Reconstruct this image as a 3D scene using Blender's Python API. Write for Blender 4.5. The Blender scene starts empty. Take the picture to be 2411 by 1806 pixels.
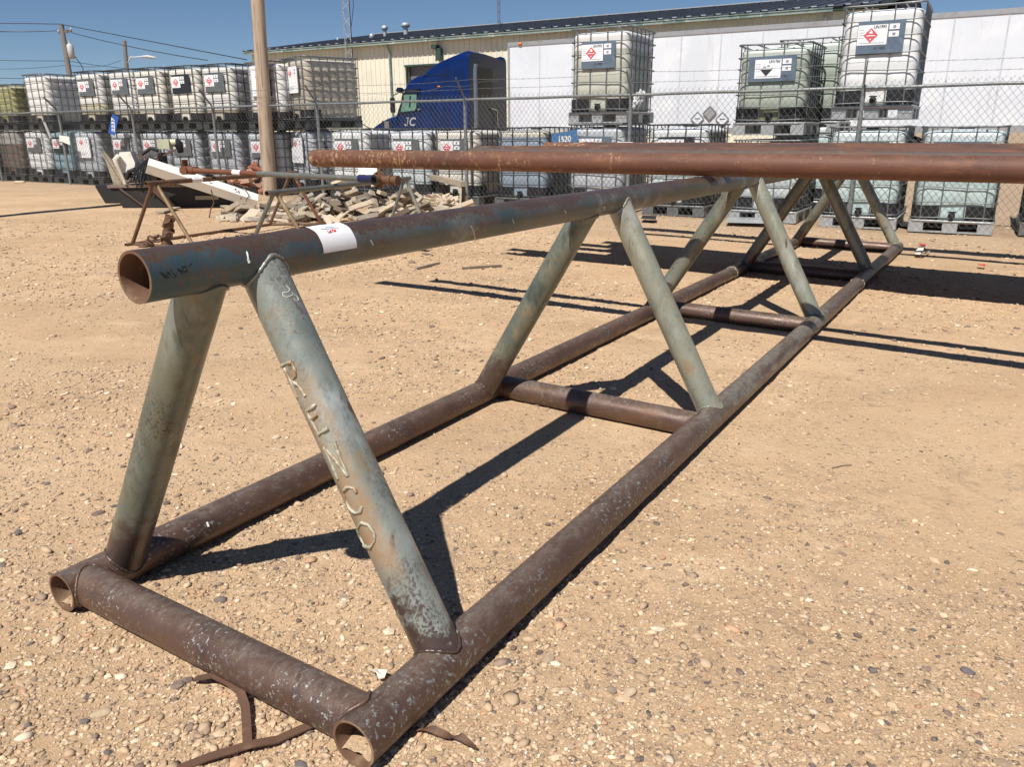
import bpy, math, random
import numpy as np
from mathutils import Vector, Matrix, noise as mnoise
random.seed(7); RS = np.random.RandomState(11)
scn = bpy.context.scene
COL = scn.collection
PI = math.pi
def R(d): return math.radians(d)

# ------------------------------------------------------------------ camera model (metres, z up)
IW, IH, SC = 2411.0, 1806.0, 2411.0/2212.0
FPX = 1863.917
CAM = Vector((0, 0, 1.27))
def basis(yaw, pitch, roll):
    cy, sy, cp, sp = math.cos(yaw), math.sin(yaw), math.cos(pitch), math.sin(pitch)
    f = Vector((sy*cp, cy*cp, sp)); r0 = Vector((cy, -sy, 0)); u0 = r0.cross(f)
    cr, sr = math.cos(roll), math.sin(roll)
    return f, cr*r0 + sr*u0, -sr*r0 + cr*u0
FW, RI, UP = basis(0, -.3098, -.008)
def ray(x, y): return FW + RI*((x*SC-IW/2)/FPX) - UP*((y*SC-IH/2)/FPX)
def at(x, y, d): return CAM + ray(x, y)*d
def onz(x, y, z=0.0):
    v = ray(x, y); return CAM + v*((z-CAM.z)/v.z)
U = Vector((.866, -.5, 0)); N = Vector((.5, .866, 0)); Z = Vector((0, 0, 1))
def onn(x, y, n):
    v = ray(x, y); return CAM + v*((n-CAM.dot(N))/v.dot(N))
def AN(a, n, z=0.0): return U*a + N*n + Z*z
# rack frame (its own slightly tilted ground)
MT = Matrix(((0.85152603, 0.52401179, 0.01774843), (-0.52408751, 0.8516643, -0.00044827), (-0.01535059, -0.00892001, 0.99984238)))
CT = Vector((1.5150348, -0.9851657, 1.234042))
TR = Matrix.Translation(CAM - MT@CT) @ MT.to_4x4()
TRI = TR.inverted()
def ray_t(x, y): return MT.transposed() @ ray(x, y)

def sstep(a, b, x):
    t = min(1, max(0, (x-a)/(b-a))); return t*t*(3-2*t)
_tn = MT@Vector((0, 0, 1)); _tp = TR@Vector((0, 0, -.0571))
_ta = TR@Vector((0, -1, 0)); _tb = TR@Vector((0, 8.6, 0))
def hz(x, y):
    zt = _tp.z - (_tn.x*(x-_tp.x) + _tn.y*(y-_tp.y))/_tn.z
    zf = min(.09, max(0, -(x+2)*.009))
    ax, ay = _tb.x-_ta.x, _tb.y-_ta.y
    t = min(1, max(0, ((x-_ta.x)*ax+(y-_ta.y)*ay)/(ax*ax+ay*ay)))
    d = math.hypot(x-_ta.x-ax*t, y-_ta.y-ay*t)
    w = sstep(1.3, 6.0, d)
    return zt*(1-w) + zf*w
def gnd(x, y):
    z = 0.0
    for _ in range(5):
        p = onz(x, y, z); z = hz(p.x, p.y)
    return Vector((p.x, p.y, z))

# ------------------------------------------------------------------ mesh builder
class MB:
    def __init__(s): s.v = []; s.f = []; s.m = []; s.s = []
    def add(s, vs, fs, m=0, sm=False):
        o = len(s.v); s.v += [tuple(p) for p in vs]
        for f in fs: s.f.append(tuple(i+o for i in f)); s.m.append(m); s.s.append(sm)
    def box(s, lo, hi, m=0, M4=None):
        x0, y0, z0 = lo; x1, y1, z1 = hi
        v = [Vector(p) for p in ((x0,y0,z0),(x1,y0,z0),(x1,y1,z0),(x0,y1,z0),(x0,y0,z1),(x1,y0,z1),(x1,y1,z1),(x0,y1,z1))]
        if M4 is not None: v = [M4@p for p in v]
        s.add(v, [(0,3,2,1),(4,5,6,7),(0,1,5,4),(1,2,6,5),(2,3,7,6),(3,0,4,7)], m)
    def bar(s, a, b, w, h, m=0, up=(0,0,1)):
        a, b = Vector(a), Vector(b); d = (b-a).normalized(); u = Vector(up)
        if abs(d.dot(u)) > .98: u = Vector((1,0,0))
        r = d.cross(u).normalized(); u = r.cross(d).normalized()
        v = [p + r*(i*w/2) + u*(j*h/2) for p in (a, b) for i, j in ((-1,-1),(1,-1),(1,1),(-1,1))]
        s.add(v, [(0,1,2,3)[::-1],(4,5,6,7),(0,1,5,4),(1,2,6,5),(2,3,7,6),(3,0,4,7)], m)
    def tube(s, pts, r, seg=8, m=0, caps=True, closed=False, sm=True):
        P = [Vector(p) for p in pts]; n = len(P); rr = r if isinstance(r, (list, tuple)) else [r]*n
        vs = []; prev = None
        for i in range(n):
            if closed: d = (P[(i+1) % n]-P[i-1])
            else: d = P[min(i+1, n-1)]-P[max(i-1, 0)]
            if d.length < 1e-9: d = Vector((0,0,1))
            d.normalize()
            if prev is None:
                h = Vector((0,0,1)) if abs(d.z) < .9 else Vector((1,0,0)); x = d.cross(h).normalized()
            else:
                x = prev - d*prev.dot(d); x.normalize()
            prev = x; y = d.cross(x)
            for k in range(seg):
                t = 2*PI*k/seg; vs.append(P[i] + (x*math.cos(t)+y*math.sin(t))*rr[i])
        fs = []
        for i in range(n if closed else n-1):
            j = (i+1) % n
            for k in range(seg):
                l = (k+1) % seg; fs.append((i*seg+k, i*seg+l, j*seg+l, j*seg+k))
        s.add(vs, fs, m, sm)
        if caps and not closed:
            s.add(vs[:seg], [tuple(range(seg))[::-1]], m); s.add(vs[-seg:], [tuple(range(seg))], m)
    def pipe(s, a, b, r, wall=.006, seg=40, m=0, mi=None, cuts=1):
        """open-ended pipe with a wall thickness"""
        a, b = Vector(a), Vector(b); d = (b-a).normalized()
        h = Vector((0,0,1)) if abs(d.z) < .9 else Vector((1,0,0)); x = d.cross(h).normalized(); y = d.cross(x)
        ring = lambda p, q: [p + (x*math.cos(2*PI*k/seg)+y*math.sin(2*PI*k/seg))*q for k in range(seg)]
        q4 = [(k, (k+1) % seg, (k+1) % seg+seg, k+seg) for k in range(seg)]
        for c in range(cuts):
            p0, p1 = a.lerp(b, c/cuts), a.lerp(b, (c+1)/cuts)
            s.add(ring(p0, r)+ring(p1, r), [f[::-1] for f in q4], m, True)
        s.add(ring(a, r-wall)+ring(b, r-wall), q4, m if mi is None else mi, True)
        s.add(ring(a, r)+ring(a, r-wall), q4, m if mi is None else mi); s.add(ring(b, r)+ring(b, r-wall), [f[::-1] for f in q4], m if mi is None else mi)
    def xf(s, M4):
        s.v = [tuple(M4@Vector(p)) for p in s.v]; return s
    def build(s, name, mats, parent=None, M4=None):
        me = bpy.data.meshes.new(name); me.from_pydata(s.v, [], s.f)
        if not isinstance(mats, (list, tuple)): mats = [mats]
        for m in mats: me.materials.append(m)
        me.polygons.foreach_set('material_index', s.m); me.polygons.foreach_set('use_smooth', s.s)
        me.update()
        o = bpy.data.objects.new(name, me); COL.objects.link(o)
        if parent is not None: o.parent = parent
        if M4 is not None: o.matrix_local = M4
        return o
def empty(name, M4=None):
    o = bpy.data.objects.new(name, None); COL.objects.link(o); o.empty_display_size = .2
    if M4 is not None: o.matrix_world = M4
    return o
def tag(o, label=None, cat=None, group=None, kind=None):
    if label: o['label'] = label
    if cat: o['category'] = cat
    if group: o['group'] = group
    if kind: o['kind'] = kind
    return o
def dup(root):
    r = root.copy(); COL.objects.link(r)
    for ch in [c for c in bpy.data.objects if c.parent == root]:
        c = ch.copy(); COL.objects.link(c); c.parent = r
        for g in [q for q in bpy.data.objects if q.parent == ch]:
            d = g.copy(); COL.objects.link(d); d.parent = c
    return r
def frame(p, ang=0.0): return Matrix.Translation(p) @ Matrix.Rotation(ang, 4, 'Z')
ROT = -PI/6    # the yard's rows run this way

# ------------------------------------------------------------------ materials
def new_mat(name):
    m = bpy.data.materials.new(name); m.use_nodes = True
    nt = m.node_tree; b = nt.nodes['Principled BSDF']; return m, nt, b
def nd(nt, t, **k):
    n = nt.nodes.new(t)
    for a, v in k.items(): setattr(n, a, v)
    return n
def coords(nt, stretch=(1,1,1), kind='Object'):
    tc = nd(nt, 'ShaderNodeTexCoord'); mp = nd(nt, 'ShaderNodeMapping'); mp.inputs['Scale'].default_value = stretch
    nt.links.new(tc.outputs[kind], mp.inputs['Vector']); return mp.outputs['Vector']
def nz(nt, vec, scale, detail=4, rough=.6, off=0):
    n = nd(nt, 'ShaderNodeTexNoise'); n.inputs['Scale'].default_value = scale; n.inputs['Detail'].default_value = detail
    n.inputs['Roughness'].default_value = rough
    if off:
        a = nd(nt, 'ShaderNodeVectorMath', operation='ADD'); a.inputs[1].default_value = (off, off*1.7, -off)
        nt.links.new(vec, a.inputs[0]); vec = a.outputs[0]
    nt.links.new(vec, n.inputs['Vector']); return n.outputs['Fac']
def ramp(nt, fac, lo, hi, inv=False):
    r = nd(nt, 'ShaderNodeMapRange'); r.interpolation_type = 'SMOOTHSTEP'
    r.inputs['From Min'].default_value = lo; r.inputs['From Max'].default_value = hi
    if inv: r.inputs['To Min'].default_value = 1; r.inputs['To Max'].default_value = 0
    nt.links.new(fac, r.inputs['Value']); return r.outputs['Result']
def mth(nt, op, a, b):
    n = nd(nt, 'ShaderNodeMath', operation=op)
    for i, v in enumerate((a, b)):
        if isinstance(v, (int, float)): n.inputs[i].default_value = v
        else: nt.links.new(v, n.inputs[i])
    return n.outputs[0]
def mix(nt, fac, a, b):
    n = nd(nt, 'ShaderNodeMix', data_type='RGBA')
    for s_, v in ((0, fac), (6, a), (7, b)):
        if isinstance(v, tuple): n.inputs[s_].default_value = (*v, 1) if len(v) == 3 else v
        elif isinstance(v, (int, float)): n.inputs[s_].default_value = v
        else: nt.links.new(v, n.inputs[s_])
    return n.outputs[2]
def patchy(name, base, layers, rough=.6, metal=0.0, bump=.0, bscale=60, spec=.5, rr=None, stretch=(1,1,1)):
    """layers: (colour, scale, lo, hi, detail, stretch, off)"""
    m, nt, b = new_mat(name); col = base
    for i, L in enumerate(layers):
        c, sc, lo, hi = L[:4]; det = L[4] if len(L) > 4 else 5; st = L[5] if len(L) > 5 else (1,1,1)
        v = coords(nt, tuple(st[k]*stretch[k] for k in range(3)))
        f = ramp(nt, nz(nt, v, sc, det, .65, 3.1*(i+1)), lo, hi)
        if len(L) > 6:   # gate by a second, larger noise
            g = ramp(nt, nz(nt, coords(nt), L[6][0], 3, .5, 9.3+i), L[6][1], L[6][2]); f = mth(nt, 'MULTIPLY', f, g)
        col = mix(nt, f, col, c)
    if isinstance(col, tuple): b.inputs['Base Color'].default_value = (*col, 1)
    else: nt.links.new(col, b.inputs['Base Color'])
    b.inputs['Roughness'].default_value = rough; b.inputs['Metallic'].default_value = metal
    b.inputs['Specular IOR Level'].default_value = spec
    if rr:
        f = ramp(nt, nz(nt, coords(nt), rr[0], 4, .6, 1.3), .35, .65)
        q = nd(nt, 'ShaderNodeMapRange'); q.inputs['To Min'].default_value = rr[1]; q.inputs['To Max'].default_value = rr[2]
        nt.links.new(f, q.inputs['Value']); nt.links.new(q.outputs[0], b.inputs['Roughness'])
    if bump:
        bp = nd(nt, 'ShaderNodeBump'); bp.inputs['Strength'].default_value = bump; bp.inputs['Distance'].default_value = .004
        nt.links.new(nz(nt, coords(nt), bscale, 6, .7), bp.inputs['Height']); nt.links.new(bp.outputs[0], b.inputs['Normal'])
    return m
def plain(name, c, rough=.6, metal=0.0, var=.12, sc=6, bump=0.0, spec=.5):
    d = tuple(x*(1-var*1.6) for x in c); l = tuple(min(1, x*(1+var)) for x in c)
    return patchy(name, c, [(d, sc, .45, .75, 5), (l, sc*2.3, .5, .8, 4)], rough, metal, bump, sc*12, spec)

RUSTB = (.085, .045, .033)
def foot_rust(m, zlo, zhi, c=(.085,.055,.045)):
    """paint worn off to bare rust in a ragged band at the foot of the pipe"""
    nt = m.node_tree; b = nt.nodes['Principled BSDF']; src = b.inputs['Base Color'].links[0].from_socket; v = coords(nt)
    sep = nd(nt, 'ShaderNodeSeparateXYZ'); nt.links.new(v, sep.inputs[0])
    z = mth(nt, 'ADD', sep.outputs['Z'], mth(nt, 'MULTIPLY', mth(nt, 'SUBTRACT', nz(nt, v, 9, 6, .7, 31), .5), .55))
    nt.links.new(mix(nt, ramp(nt, z, zlo, zhi, True), src, c), b.inputs['Base Color']); return m
def steel_paint(name, base, teal, pale, rustlo, seed=0.0):
    return patchy(name, base, [
        (teal, 4.1+seed, .48, .70, 6, (1,1,.45)),
        (pale, 6.3+seed, .50, .72, 8, (1,1,.35)),
        (tuple(c*.72 for c in base), 22, .50, .70, 8, (1,1,.4)),
        ((.30,.22,.12), 7+seed, .56, .74, 6, (1,1,1)),
        (tuple(c*.6 for c in teal), 5.2+seed, .56, .70, 7, (1,1,.6)),
        ((.15,.085,.05), 17+seed, .60, .70, 9, (1,1,.22)),
        (RUSTB, 150, rustlo-.02, rustlo+.08, 10, (1,1,.7), (3.1+seed, .47, .68)),
        ((.20,.10,.05), 120, .60, .66, 4, (1,1,1), (5, .45, .65)),
        ((.5,.55,.52), 90, .70, .75, 4),
    ], rough=.4, metal=.2, bump=.22, bscale=140, rr=(7, .24, .44), spec=.7)
M = {}
M['leg_paint'] = foot_rust(steel_paint('leg_paint', (.275,.30,.265), (.09,.16,.165), (.47,.51,.51), .49), .075, .13)
M['leg_olive_shaded'] = foot_rust(steel_paint('leg_olive_shaded', (.185,.19,.14), (.10,.14,.12), (.25,.27,.235), .50, .7), .10, .20)  # olive paint with the left legs' shade mixed into its colour
M['leg_light'] = steel_paint('leg_light', (.29,.285,.215), (.23,.26,.22), (.40,.41,.37), .60, 1.4)
M['brown_steel'] = patchy('brown_steel', (.120,.068,.048), [
    ((.07,.043,.035), 3, .5, .7, 6), ((.155,.078,.042), 5, .53, .75, 7),
    ((.20,.165,.14), 60, .50, .74, 10, (1,.5,1), (3.3, .40, .66)), ((.42,.42,.40), 110, .575, .63, 9, (1,.6,1), (3.1, .44, .58)),
    ((.42,.46,.45), 120, .62, .67, 8, (1,.35,1), (2.1, .44, .62)),
    ((.6,.6,.56), 130, .71, .75, 3)], rough=.5, metal=.3, bump=.3, bscale=170, rr=(8, .30, .52), spec=.7)
# top pipe: weathered bare rust on its upper side, faded blue-green paint on the flanks
def top_mat(name, axis=2):
    m, nt, b = new_mat(name)
    v = coords(nt)
    col = mix(nt, ramp(nt, nz(nt, v, 3.2, 4, .6), .42, .62), (.135,.145,.13), (.095,.115,.115))
    col = mix(nt, ramp(nt, nz(nt, v, 5.0, 5, .6, 4), .54, .72), col, (.27,.29,.27))
    col = mix(nt, ramp(nt, nz(nt, v, 2.2, 3, .6, 14), .58, .66), col, (.07,.105,.105))
    sy = nd(nt, 'ShaderNodeSeparateXYZ'); nt.links.new(v, sy.inputs[0])
    yy = mth(nt, 'ADD', sy.outputs['Y'], mth(nt, 'MULTIPLY', nz(nt, v, 6, 5, .6, 23), 1.6))
    col = mix(nt, mth(nt, 'MULTIPLY', ramp(nt, yy, 1.1, 1.7, True), .8), col, (.045,.095,.115))
    col = mix(nt, mth(nt, 'MULTIPLY', ramp(nt, nz(nt, v, 85, 10, .78, 33), .46, .60), ramp(nt, nz(nt, v, 4.5, 4, .6, 37), .38, .58)), col, (.15,.09,.058))
    g = nd(nt, 'ShaderNodeNewGeometry'); sep = nd(nt, 'ShaderNodeSeparateXYZ'); nt.links.new(g.outputs['Normal'], sep.inputs[0])
    sp = nz(nt, v, 75, 9, .75, 2); sp2 = nz(nt, v, 6, 4, .6, 6)
    up = mth(nt, 'ADD', mth(nt, 'MULTIPLY', sep.outputs['Z'], .30), mth(nt, 'ADD', mth(nt, 'MULTIPLY', sp, .95), mth(nt, 'MULTIPLY', sp2, .60)))
    col = mix(nt, ramp(nt, up, .88, 1.0), col, (.125,.075,.052))
    col = mix(nt, ramp(nt, up, 1.0, 1.14), col, (.095,.062,.055))
    col = mix(nt, ramp(nt, nz(nt, v, 60, 5, .7, 8), .70, .74), col, (.42,.46,.44))
    nt.links.new(col, b.inputs['Base Color'])
    b.inputs['Roughness'].default_value = .36; b.inputs['Metallic'].default_value = .35
    bp = nd(nt, 'ShaderNodeBump'); bp.inputs['Strength'].default_value = .3; bp.inputs['Distance'].default_value = .004
    nt.links.new(nz(nt, v, 150, 6, .7), bp.inputs['Height']); nt.links.new(bp.outputs[0], b.inputs['Normal'])
    return m
M['top_pipe'] = top_mat('weathered_top_pipe')
# right skid pipe: brown near, worn green paint towards the middle
def skid_mat(name):
    m, nt, b = new_mat(name); v = coords(nt)
    col = mix(nt, ramp(nt, nz(nt, v, 3.2, 6), .45, .7), (.122,.070,.050), (.085,.050,.038))
    col = mix(nt, mth(nt, 'MULTIPLY', ramp(nt, nz(nt, coords(nt, (1,.45,1)), 75, 10, .75, 3), .50, .74), ramp(nt, nz(nt, v, 3.1, 3, .5, 7), .36, .58)), col, (.25,.225,.20))
    sep = nd(nt, 'ShaderNodeSeparateXYZ'); nt.links.new(v, sep.inputs[0])
    y = mth(nt, 'ADD', sep.outputs['Y'], mth(nt, 'MULTIPLY', nz(nt, v, 4, 6, .7, 5), 1.4))
    g = mth(nt, 'MULTIPLY', ramp(nt, y, 2.7, 3.3), ramp(nt, y, 5.3, 6.3, True))
    g = mth(nt, 'MULTIPLY', g, ramp(nt, nz(nt, coords(nt, (2.5,.5,2.5)), 5, 5, .6, 11), .42, .54))
    col = mix(nt, g, col, mix(nt, ramp(nt, nz(nt, v, 30, 8, .7, 41), .42, .6), (.235,.225,.185), (.14,.105,.085)))
    col = mix(nt, mth(nt, 'MULTIPLY', ramp(nt, nz(nt, v, 80, 9, .74, 13), .555, .61), ramp(nt, nz(nt, v, 2.9, 3, .5, 17), .42, .58)), col, (.34,.40,.39))
    col = mix(nt, ramp(nt, nz(nt, v, 130, 3, .6, 19), .71, .75), col, (.6,.6,.56))
    nt.links.new(col, b.inputs['Base Color']); b.inputs['Roughness'].default_value = .42; b.inputs['Metallic'].default_value = .3
    bp = nd(nt, 'ShaderNodeBump'); bp.inputs['Strength'].default_value = .3; bp.inputs['Distance'].default_value = .004
    nt.links.new(nz(nt, v, 160, 6, .7), bp.inputs['Height']); nt.links.new(bp.outputs[0], b.inputs['Normal'])
    return m
M['skid_pipe'] = skid_mat('skid_pipe')
def dusted(m, amt=.55, c=(.30,.25,.205)):
    """fine dust lying on the upward side"""
    nt = m.node_tree; b = nt.nodes['Principled BSDF']; src = b.inputs['Base Color'].links[0].from_socket; v = coords(nt)
    g = nd(nt, 'ShaderNodeNewGeometry'); sep = nd(nt, 'ShaderNodeSeparateXYZ'); nt.links.new(g.outputs['Normal'], sep.inputs[0])
    u = ramp(nt, mth(nt, 'ADD', sep.outputs['Z'], mth(nt, 'MULTIPLY', mth(nt, 'SUBTRACT', nz(nt, v, 11, 8, .75, 81), .5), 1.3)), .62, 1.15)
    u = mth(nt, 'MULTIPLY', u, ramp(nt, nz(nt, coords(nt, (1,.5,1)), 60, 9, .8, 87), .34, .62))
    nt.links.new(mix(nt, mth(nt, 'MULTIPLY', u, amt), src, c), b.inputs['Base Color']); return m
dusted(M['skid_pipe']); dusted(M['brown_steel'])
M['pipe_inside'] = patchy('pipe_inside', (.16,.085,.05), [((.30,.20,.12), 14, .45, .7, 6), ((.08,.05,.04), 9, .55, .8, 5)], rough=.85, bump=.3)
M['weld'] = patchy('weld', (.46,.43,.33), [((.36,.18,.07), 30, .5, .7, 5), ((.38,.37,.31), 45, .55, .75, 5)], rough=.5, metal=.3, bump=.4, bscale=300)
M['rust_halo'] = M['weld']
M['rust_pipe'] = patchy('rust_pipe', (.15,.060,.033), [
    ((.11,.045,.028), 2.6, .46, .66, 5, (.35,1,1)), ((.25,.095,.035), 5, .52, .72, 6, (.4,1,1)),
    ((.62,.43,.24), 40, .50, .60, 10, (.8,1,.6), (1.3, .42, .56)),
    ((.40,.17,.06), 22, .56, .68, 8, (.5,1,1)), ((.07,.03,.02), 60, .64, .74, 6)], rough=.75, bump=.45, bscale=90)
M['rust_dark'] = patchy('rust_dark', (.115,.050,.031), [((.055,.032,.027), 3, .46, .62, 8, (.3,1,1)), ((.20,.080,.035), 6, .54, .70, 8, (.3,1,1)), ((.24,.19,.155), 16, .60, .72, 9, (.25,1,1)),
    ((.34,.15,.06), 26, .64, .72, 7)], rough=.75, bump=.4, bscale=90)
M['rust_grey'] = patchy('rust_grey', (.085,.062,.052), [((.13,.06,.035), 4, .5, .7, 6, (.3,1,1)), ((.12,.105,.09), 9, .56, .74, 6)], rough=.7, bump=.3)
M['rust_orange'] = patchy('rust_orange', (.165,.062,.030), [((.12,.05,.03), 6, .5, .7, 6), ((.28,.12,.05), 14, .56, .74, 6)], rough=.8, bump=.3)
M['tan_pipe'] = patchy('tan_pipe', (.30,.21,.11), [((.16,.10,.055), 6, .5, .7, 6, (1,1,.3)), ((.50,.42,.28), 9, .55, .72, 5, (1,1,.3))], rough=.42, metal=.3, bump=.15)
M['grey_pipe'] = patchy('grey_pipe', (.17,.175,.16), [((.13,.10,.07), 6, .52, .74, 6), ((.28,.29,.27), 8, .55, .72, 5)], rough=.45, metal=.35, bump=.15)
M['silver_pipe'] = plain('silver_pipe', (.42,.42,.38), .35, .6)
M['brown_pipe'] = patchy('brown_pipe', (.13,.068,.038), [((.075,.045,.034), 6, .5, .7, 6), ((.22,.11,.05), 9, .55, .72, 5)], rough=.6, bump=.25)
M['galv'] = patchy('galv', (.44,.46,.47), [((.32,.34,.35), 9, .5, .7, 5), ((.60,.62,.62), 16, .56, .74, 5)], rough=.45, metal=.3, bump=.1)
M['cage'] = patchy('cage', (.20,.215,.22), [((.12,.13,.14), 6, .5, .7, 5), ((.34,.36,.36), 12, .56, .72, 5)], rough=.45, metal=.5)
M['cage_dark'] = patchy('cage_dark', (.07,.08,.085), [((.04,.045,.05), 6, .5, .7, 5), ((.16,.17,.17), 12, .58, .72, 5)], rough=.5, metal=.4)
M['fence_galv'] = patchy('fence_galv', (.25,.27,.27), [((.17,.18,.19), 9, .5, .7, 5), ((.36,.38,.38), 16, .56, .74, 5)], rough=.5, metal=.4, bump=.1)
M['fence_wire'] = plain('fence_wire', (.21,.215,.21), .5, .5)
M['black'] = plain('black_plastic', (.012,.013,.016), .5, 0, .3)
M['black_steel'] = patchy('black_steel', (.018,.018,.018), [((.05,.035,.025), 5, .56, .75, 6)], rough=.7, bump=.2)
M['white_paint'] = patchy('white_paint', (.82,.80,.74), [((.55,.50,.42), 3, .56, .75, 5), ((.25,.15,.08), 20, .70, .78, 6)], rough=.5)
M['cream_paint'] = patchy('cream_paint', (.60,.56,.48), [((.42,.36,.28), 4, .55, .75, 5)], rough=.5)
M['paper'] = plain('paper', (.80,.81,.83), .7, 0, .04)
M['placard_red'] = plain('placard_red', (.68,.10,.12), .5, 0, .15)
M['print_dark'] = plain('print_dark', (.03,.03,.035), .6, 0, .1)
M['print_grey'] = plain('print_grey', (.25,.27,.33), .6, 0, .1)
M['plate_blue'] = patchy('plate_blue', (.16,.21,.27), [((.11,.15,.20), 5, .5, .7, 5), ((.30,.36,.42), 7, .58, .74, 5)], rough=.38, metal=.35)
M['plate_grey'] = patchy('plate_grey', (.15,.165,.175), [((.09,.10,.11), 5, .5, .7, 5), ((.27,.29,.31), 7, .58, .74, 5)], rough=.4, metal=.3)
M['plate_black'] = plain('plate_black', (.016,.022,.03), .4)
M['sign_blue'] = patchy('sign_blue', (.02,.09,.36), [((.03,.14,.45), 8, .5, .7, 4)], rough=.4)
M['sign_blue_worn'] = patchy('sign_blue_worn', (.06,.17,.36), [((.13,.27,.45), 6, .5, .7, 5), ((.28,.27,.23), 12, .54, .64, 8)], rough=.5)
M['wood_pole'] = patchy('wood_pole', (.45,.345,.25), [((.22,.16,.12), 3.5, .50, .68, 8, (5,5,.18)), ((.60,.48,.36), 6, .54, .70, 8, (7,7,.2)), ((.10,.07,.05), 14, .62, .68, 8, (4,4,.1))], rough=.85, bump=.6, bscale=60)
M['old_wood'] = patchy('old_wood', (.38,.315,.235), [((.25,.20,.15), 5, .5, .7, 6, (4,1,4)), ((.52,.45,.35), 9, .55, .72, 6, (4,1,4))], rough=.9, bump=.4, bscale=60)
M['pale_wood'] = patchy('pale_wood', (.52,.43,.32), [((.36,.29,.21), 6, .5, .7, 6, (4,1,4)), ((.66,.56,.43), 9, .56, .72, 6)], rough=.9, bump=.4, bscale=60)
M['dark_wood'] = patchy('dark_wood', (.17,.135,.10), [((.10,.08,.06), 5, .5, .7, 6), ((.27,.22,.16), 9, .56, .72, 6)], rough=.9, bump=.4, bscale=60)
M['far_pole'] = plain('far_pole', (.17,.15,.135), .9)
M['brick'] = patchy('brick', (.42,.15,.075), [((.26,.09,.05), 9, .5, .7, 5), ((.58,.32,.20), 14, .6, .75, 5)], rough=.9, bump=.3)
M['brick_pale'] = patchy('brick_pale', (.55,.36,.26), [((.36,.2,.13), 9, .5, .7, 5)], rough=.9, bump=.3)
M['truck_blue'] = patchy('truck_blue', (.002,.015,.095), [((.002,.011,.065), 1.2, .45, .65, 3)], rough=.22, spec=.6)
M['truck_dark'] = plain('truck_dark', (.006,.012,.035), .3, 0, .3)
M['truck_rear'] = plain('truck_rear', (.006,.022,.085), .4, 0, .3)
M['chrome'] = plain('chrome', (.35,.36,.38), .25, .8)
M['glass_green'] = plain('glass_green', (.14,.27,.21), .15, 0, .2)
M['tyre'] = plain('tyre', (.02,.02,.021), .85)
M['trailer_white'] = patchy('trailer_white', (.70,.73,.78), [((.64,.67,.72), .5, .4, .7, 3), ((.75,.77,.80), 1.3, .5, .7, 3), ((.55,.53,.49), 3.2, .56, .80, 7, (3,3,.25)), ((.45,.45,.45), 7, .72, .78, 5)], rough=.32, bump=.02, bscale=10)
M['alu'] = patchy('alu', (.46,.46,.46), [((.36,.35,.34), 3, .5, .7, 5)], rough=.4, metal=.5)
M['marker_orange'] = plain('marker_orange', (.75,.22,.03), .4)
M['logo_red'] = plain('logo_red', (.35,.06,.10), .5)
M['logo_navy'] = plain('logo_navy', (.10,.10,.2), .5)
M['wall_cream'] = patchy('wall_cream', (.74,.71,.58), [((.68,.65,.53), .7, .45, .7, 4), ((.78,.75,.62), 2.0, .5, .75, 4, (3,3,.3))], rough=.55)
M['roof_slate'] = patchy('roof_slate', (.06,.07,.095), [((.05,.06,.08), .9, .45, .7, 4), ((.025,.03,.045), 3, .5, .7, 4)], rough=.8, spec=.2)
M['trim_green'] = patchy('trim_green', (.26,.32,.29), [((.13,.19,.17), 1.1, .5, .62, 4, (1,1,1)), ((.46,.52,.48), 2.3, .56, .66, 5)], rough=.5)
M['trim_dark'] = plain('trim_dark', (.03,.06,.055), .6)
M['door_grey'] = plain('door_grey', (.16,.16,.17), .6)
M['transformer'] = plain('transformer', (.5,.5,.5), .5)
M['strap'] = patchy('strap', (.12,.062,.038), [((.20,.11,.06), 9, .5, .7, 6), ((.07,.045,.035), 16, .56, .72, 6)], rough=.7, bump=.3)
M['scrap_white'] = plain('scrap_white', (.8,.72,.6), .8, 0, .1)
M['scrap_red'] = plain('scrap_red', (.6,.03,.03), .6)
M['marker_black'] = plain('marker_black', (.008,.008,.01), .6)
M['chalk'] = plain('chalk', (.72,.72,.66), .9, 0, .1)
M['marker_red'] = plain('marker_red', (.7,.08,.06), .6)
M['hose'] = plain('hose', (.02,.025,.035), .5)
M['tarp_blue'] = plain('tarp_blue', (.01,.014,.07), .5)
M['poly_bag'] = plain('poly_bag', (.62,.62,.60), .35, 0, .15)
M['far_beige'] = plain('far_beige', (.55,.45,.33), .8); M['far_brown'] = plain('far_brown', (.25,.15,.12), .8)
def tank(name, c, c2=None, lvl=0.0, c3=None):
    """blow-moulded plastic bottle; contents show through below the fill line"""
    m, nt, b = new_mat(name); v = coords(nt); col = c
    if c2:
        sep = nd(nt, 'ShaderNodeSeparateXYZ'); nt.links.new(v, sep.inputs[0]); col = mix(nt, ramp(nt, sep.outputs['Z'], lvl-.006, lvl+.006, True), c, c2)
    if c3:
        sep2 = nd(nt, 'ShaderNodeSeparateXYZ'); nt.links.new(v, sep2.inputs[0]); w = mth(nt, 'ADD', sep2.outputs['Z'], mth(nt, 'MULTIPLY', nz(nt, v, 4, 3), .12))
        col = mix(nt, ramp(nt, w, .36, .44, True), col, c3)
    d = nz(nt, v, 3, 4)
    col = mix(nt, mth(nt, 'MULTIPLY', ramp(nt, d, .5, .75), .25), col, (.30,.27,.20))
    if isinstance(col, tuple): b.inputs['Base Color'].default_value = (*col, 1)
    else: nt.links.new(col, b.inputs['Base Color'])
    b.inputs['Roughness'].default_value = .38; b.inputs['Specular IOR Level'].default_value = .4
    return m
M['t_white'] = tank('tank_white', (.78,.79,.79)); M['t_cream'] = tank('tank_cream', (.74,.71,.63))
M['t_dusty'] = tank('tank_dusty', (.68,.67,.64), (.48,.44,.35), .42)
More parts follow.
